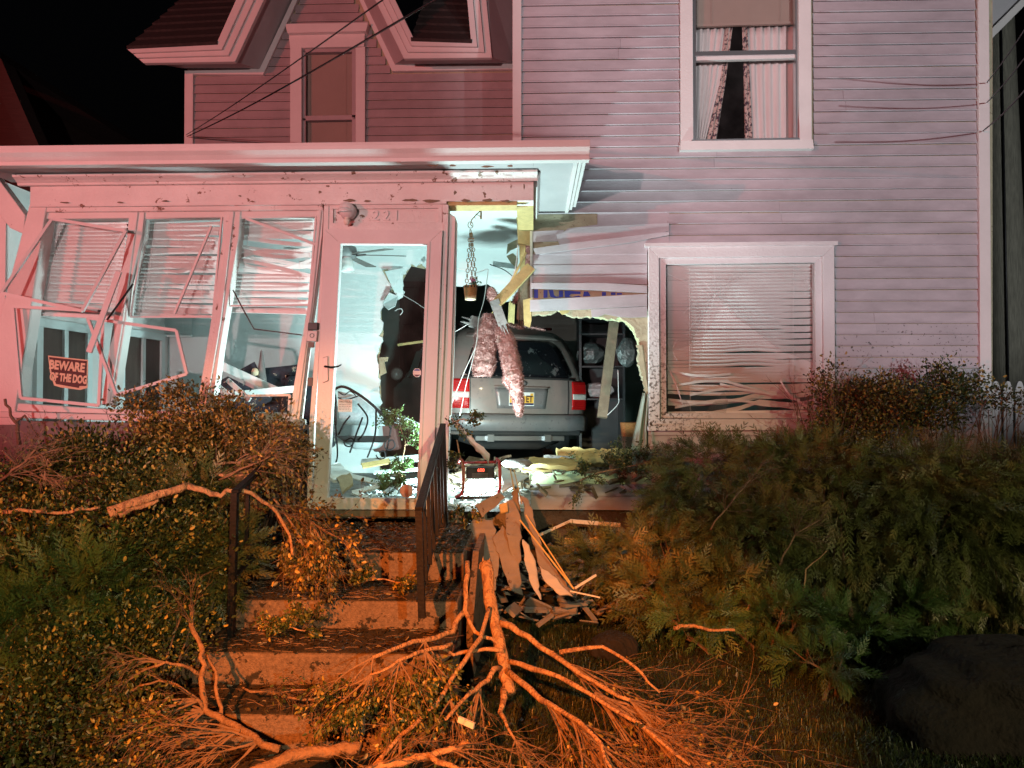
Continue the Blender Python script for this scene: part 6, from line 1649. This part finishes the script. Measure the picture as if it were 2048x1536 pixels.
limb("forked bare twig standing in the hedge gap", [((0.006,0.003), [(1648,1250,4.3),(1632,1225,4.35),(1612,1200,4.4)]), ((0.007,0.003), [(1632,1228,4.35),(1608,1190,4.4),(1610,1140,4.5),(1655,1100,4.6)])], [], 60)
limb("dead stump of a bough by the skirt of the porch", [((0.014,0.008), [(40,890,4.7),(34,850,4.7),(22,830,4.7),(10,798,4.7)]), ((0.010,0.004), [(30,845,4.7),(50,830,4.7),(75,870,4.7)])], [], 61, m="bark")

# --- snapped twigs thrown over bushes and steps
limb("fan of snapped bare twigs over the left bush beside the door", [((0.008,0.004), [(430,930,4.0),(480,925,3.95),(540,905,3.9)]), ((0.006,0.003), [(440,960,3.9),(500,930,3.85),(570,900,3.85)])],
     [(470,926,3.95,0.9,0,0.35,0.32,0.004,9,0.3),(520,910,3.9,0.9,0,0.3,0.28,0.004,8,0.35),(450,950,3.9,0.8,0,0.1,0.3,0.004,7,0.35)], 63, (0.12, 0.02, "boxwood_dry"), m="bark", tm="twig_pale")
limb("dead twig tangle at the left edge of the yard", [((0.009,0.005), [(0,960,3.9),(40,930,3.9),(70,900,3.9)]), ((0.007,0.004), [(5,900,4.0),(45,940,3.95),(100,960,3.9)])],
     [(20,950,3.9,0.6,0,0.5,0.28,0.004,8,0.5),(50,920,3.9,0.3,0,0.7,0.25,0.004,7,0.5),(80,950,3.9,0.7,0,-0.1,0.25,0.004,7,0.5)], 64, None, m="bark", tm="twig_pale")
limb("leafy sprig fallen on the middle of the steps", [((0.006,0.003), [(520,1262,3.45),(570,1250,3.45),(610,1262,3.42)])],
     [(540,1255,3.45,-0.2,0,0.2,0.08,0.002,3,0.6),(580,1252,3.45,0.3,0,0.2,0.08,0.002,3,0.6),(605,1260,3.42,0.6,0,0.1,0.08,0.002,3,0.6)], 65, (0.3, 0.02, "boxwood_leaf"))
limb("small leafy sprig on the upper step under the door", [((0.005,0.003), [(720,1165,3.75),(770,1158,3.75),(800,1165,3.72)])],
     [(740,1160,3.75,0.0,0,0.2,0.07,0.002,3,0.6),(785,1160,3.75,0.5,0,0.2,0.07,0.002,3,0.6)], 66, (0.3, 0.02, "boxwood_leaf"))
limb("twiggy debris spread over the lower steps", [((0.005,0.003), [(560,1395,2.95),(640,1400,2.92),(720,1392,2.9)]), ((0.005,0.003), [(480,1375,3.05),(560,1385,3.0),(650,1375,2.98)])],
     [(600,1395,2.95,0.8,0,0.0,0.2,0.002,5,0.3),(680,1396,2.92,0.7,0,0.0,0.2,0.002,4,0.3),(520,1380,3.0,0.5,0,0.05,0.2,0.002,4,0.3)], 67, (0.05, 0.018, "boxwood_leaf"), m="bark", tm="twig")
limb("bare snapped twigs sticking out of the hedge under the picture window", [((0.006,0.003), [(1420,1060,4.6),(1460,1010,4.6),(1500,960,4.65)]), ((0.006,0.003), [(1560,1130,4.5),(1590,1070,4.5),(1640,1040,4.55)])],
     [(1450,1020,4.6,0.3,-0.1,0.6,0.25,0.003,7,0.6),(1590,1070,4.5,0.5,-0.1,0.4,0.25,0.003,8,0.6),(1500,965,4.65,0.6,0,0.5,0.2,0.003,6,0.5)], 68, None, m="bark", tm="twig")

# --- grass, leaf litter
rng = np.random.default_rng(5)
def grass(n, x0, x1, y0, y1, hgt, name, label, m, seed, keep=None):
    rng = np.random.default_rng(seed)
    x = rng.uniform(x0, x1, n); y = rng.uniform(y0, y1, n)
    pat = np.sin(x * 5 + 1.7 * np.sin(y * 4)) + np.sin(y * 7 + 2 * np.sin(x * 3)); ok = rng.random(n) < np.clip(0.62 + 0.25 * pat, 0.05, 1)
    ok &= ~((x > SX0 - 0.08) & (x < SX1 + 0.15) & (y > 2.6))
    x, y = x[ok], y[ok]; n = len(x)
    z = 0.03 * np.sin(x * 2.1 + y) + 0.025 * np.sin(y * 3.7 - x * 1.3) + 0.045
    p = np.stack([x, y, z], 1); h_ = hgt * rng.uniform(0.4, 1.5, n)
    a = rng.uniform(0, 6.28, n); lean = rng.uniform(0.5, 2.6, n) * h_
    s = np.stack([np.cos(a), np.sin(a), 0 * a], 1); t = np.stack([-np.sin(a), np.cos(a), 0 * a], 1)
    up = np.array([0, 0, 1.0])
    w = 0.0018
    V = np.stack([p - s*w, p + s*w, p + s*w*0.8 + up*(h_*0.6)[:,None] + t*(lean*0.35)[:,None], p - s*w*0.8 + up*(h_*0.6)[:,None] + t*(lean*0.35)[:,None], p + up*(h_*0.85)[:,None] + t*lean[:,None]], 1).reshape(-1, 3)
    i = np.arange(n)[:, None] * 5
    F1 = i + np.array([[0,1,2,3]]); F2 = i + np.array([[3,2,4,4]])
    np_mesh(name, V, np.concatenate([F1, i + np.array([[3,2,4,3]])], 0) if False else F1, m, None, label=label, cat=None, kind="stuff")
    V2 = V; 
    return
grass(150000, -0.4, 4.4, 2.0, 5.0, 0.052, "grass", "short dark lawn grass right of the steps", "grass_blade", 61)
grass(14000, -4.5, -0.9, 2.0, 4.6, 0.05, "grass", "thin dark grass under the bushes left of the steps", "grass_blade", 62)
def litter(n, name, label, x0, x1, y0, y1, zf, size, seed, m="litter"):
    rng = np.random.default_rng(seed); x = rng.uniform(x0, x1, n); y = rng.uniform(y0, y1, n)
    z = np.array([zf(a, b_) for a, b_ in zip(x, y)]) + rng.uniform(0.004, 0.02, n)
    d = rng.normal(0, 1, (n, 3)); d[:, 2] *= 0.15
    V, Fc = leaves(np.stack([x, y, z], 1), d, size, rng, 0.5, 0.1); np_mesh(name, V, Fc, m, None, label=label, kind="stuff")
litter(2600, "leaf_litter", "fallen leaves and chips scattered over the lawn", -0.4, 4.0, 2.2, 5.0, ground_z, 0.03, 71)
def stepz(x, y):
    for z, y1, y0 in tread:
        if y0 <= y <= y1: return z
    return 0.05
litter(3600, "step_litter", "leaf crumbs and twigs lying on the step treads", SX0 + 0.02, SX1 - 0.02, 2.68, 4.95, stepz, 0.024, 72)
q = MB(); rn = random.Random(8)
for k in range(420):
    x, y = rn.uniform(SX0, SX1), rn.uniform(2.7, 4.95); z = stepz(x, y) + 0.006; a = rn.uniform(-0.6, 0.6) + (3.14 if rn.random() < .5 else 0); l = rn.uniform(0.04, 0.16)
    if stepz(x, y) != stepz(x, y + l * math.sin(a)): continue
    q.tube([(x, y, z), (x + l * 0.5 * math.cos(a), y + l * 0.5 * math.sin(a), z + rn.uniform(0, 0.015)), (x + l * math.cos(a), y + l * math.sin(a), z)], 0.0018, 3, cap=False)
q.build("step_twigs", "twig", None, label="fine broken twigs strewn on the steps", kind="stuff")

# ================================================================ yard and street objects
# boulder
mat("boulder", (0.011, 0.008, 0.0065), 0.95, 0.6, 9.0, bump=1.0, bscale=38)
def rock(label, c, rx, ry, rz, seed, m="boulder"):
    r_ = random.Random(seed); vs = []; fs = []; A, B = 72, 36
    ph0 = [r_.uniform(0, 6.28) for _ in range(8)]
    for j in range(B + 1):
        th = math.pi * j / B
        for i in range(A):
            ph = 2 * math.pi * i / A; d = Vector((math.sin(th)*math.cos(ph), math.sin(th)*math.sin(ph), math.cos(th)))
            g_ = 1 + 0.06 * math.sin(3*d.x*2 + ph0[0]) + 0.06 * math.sin(4*d.y + ph0[1]) + 0.05 * math.sin(6*d.z + ph0[2]) + 0.03 * math.sin(11*d.x + 9*d.z + ph0[3]) + 0.022 * math.sin(17*d.y + 13*d.x + ph0[4]) + 0.016 * math.sin(29*d.x - 23*d.z + ph0[5]) + r_.gauss(0, 0.006)
            ex = lambda v: math.copysign(abs(v) ** 0.75, v)
            vs.append(Vector(c) + Vector((ex(d.x) * rx, ex(d.y) * ry, ex(d.z) * rz)) * g_)
    for j in range(B):
        for i in range(A):
            i2 = (i+1) % A; fs.append((j*A+i, (j+1)*A+i, (j+1)*A+i2, j*A+i2))
    q = MB(); q.add(vs, fs); return q.build("boulder", m, None, True, label, "rock", "garden rocks")
cb_ = P(2010, 1400, 3.3); rock("big dark rounded boulder at the lower right corner", (cb_.x + 0.10, 3.35, 0.12), 0.58, 0.42, 0.29, 3)
cb_ = P(1228, 1235, 4.2); rock("dark stone lying near the end of the broken boards", (cb_.x, 4.2, 0.10), 0.13, 0.10, 0.08, 4)
# utility pole
mat("pole_wood", (0.22, 0.215, 0.17), 0.9, 0.35, 8.0, bump=0.6, stretch=(8, 8, 0.7))
pb_ = P(2018, 765, 9.6)
pole = thing("utility_pole", "weathered wooden utility pole right of the house", "utility pole", (pb_.x, 9.6, 0))
b = MB(); b.tube([(pb_.x + 0.05, 9.6, 0), (pb_.x, 9.6, 3.0), (pb_.x - 0.12, 9.6, 9.0)], [0.24, 0.21, 0.15], 20); b.build("shaft", "pole_wood", pole, True)
b = MB(); b.tube([(pb_.x + 0.02 - 0.15, 9.40, 0.5), (pb_.x - 0.17, 9.42, 7.0)], 0.012, 6); b.build("ground_wire", "black", pole, True)
# picket fence at the far right
fz = Z(762, 7.0, 2010)
fence = thing("picket_fence", "white picket fence beside the house corner", "fence", (X(2010, 7.0), 7.0, 0))
for k in range(9):
    x = X(1990 + k * 24, 7.0); w = 0.045
    b = MB(); b.prism([(x - w, 7.0, 0.05), (x + w, 7.0, 0.05), (x + w, 7.0, fz - 0.09), (x + w*0.45, 7.0, fz - 0.01), (x, 7.0, fz), (x - w*0.45, 7.0, fz - 0.01), (x - w, 7.0, fz - 0.09)], (0, 0.018, 0)); b.build("picket", "trim_clean", fence)
for zz in (0.5, fz - 0.25):
    b = MB(); b.box((X(1985, 7.0), 7.02, zz), (X(2200, 7.0), 7.06, zz + 0.07)); b.build("rail", "trim_clean", fence)
# neighbour's house at the far left
nh = thing("neighbour_house", "dim neighbouring house with a sloping gable edge at the left edge", "house", (X(-60, 11.0), 11.0, 0))
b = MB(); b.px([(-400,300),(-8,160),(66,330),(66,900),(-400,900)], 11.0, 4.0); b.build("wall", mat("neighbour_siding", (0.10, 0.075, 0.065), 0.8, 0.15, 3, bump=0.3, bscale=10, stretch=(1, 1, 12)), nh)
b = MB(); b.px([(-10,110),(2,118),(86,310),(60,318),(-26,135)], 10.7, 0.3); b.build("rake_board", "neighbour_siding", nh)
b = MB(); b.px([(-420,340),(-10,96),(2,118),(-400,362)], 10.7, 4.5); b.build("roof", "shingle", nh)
b = MB(); b.px([(8,440),(36,440),(36,560),(8,560)], 10.97, 0.02); nw_ = b.build("window", "black", nh)
b = MB(); b.px([(2,430),(42,430),(42,440),(2,440)], 10.94, 0.05); b.build("frame", "soffit", nw_)
# overhead wires
def wire(label, a, b_, r, sag, name="overhead_wire"):
    A, B = P(*a), P(*b_); q = MB(); q.tube([A.lerp(B, t / 14) - Vector((0, 0, sag * math.sin(math.pi * t / 14))) for t in range(15)], r, 5); q.build(name, "black", None, True, label, "wire", "overhead wires")
wire("thin overhead wire crossing in front of the gable", (372,270,7.42), (800,-25,2.6), 0.0035, 0.02)
wire("thicker overhead wire below the thin one at the gable", (374,273,7.42), (900,-18,2.6), 0.005, 0.03)
wire("service wire anchored low on the right corner of the house", (1966,262,6.05), (2100,120,4.0), 0.006, 0.03)
wire("service wire anchored midway on the right corner of the house", (1974,205,6.05), (2110,30,4.0), 0.005, 0.03)
wire("service wire anchored high on the right corner of the house", (1974,165,6.05), (2110,-40,4.0), 0.005, 0.03)
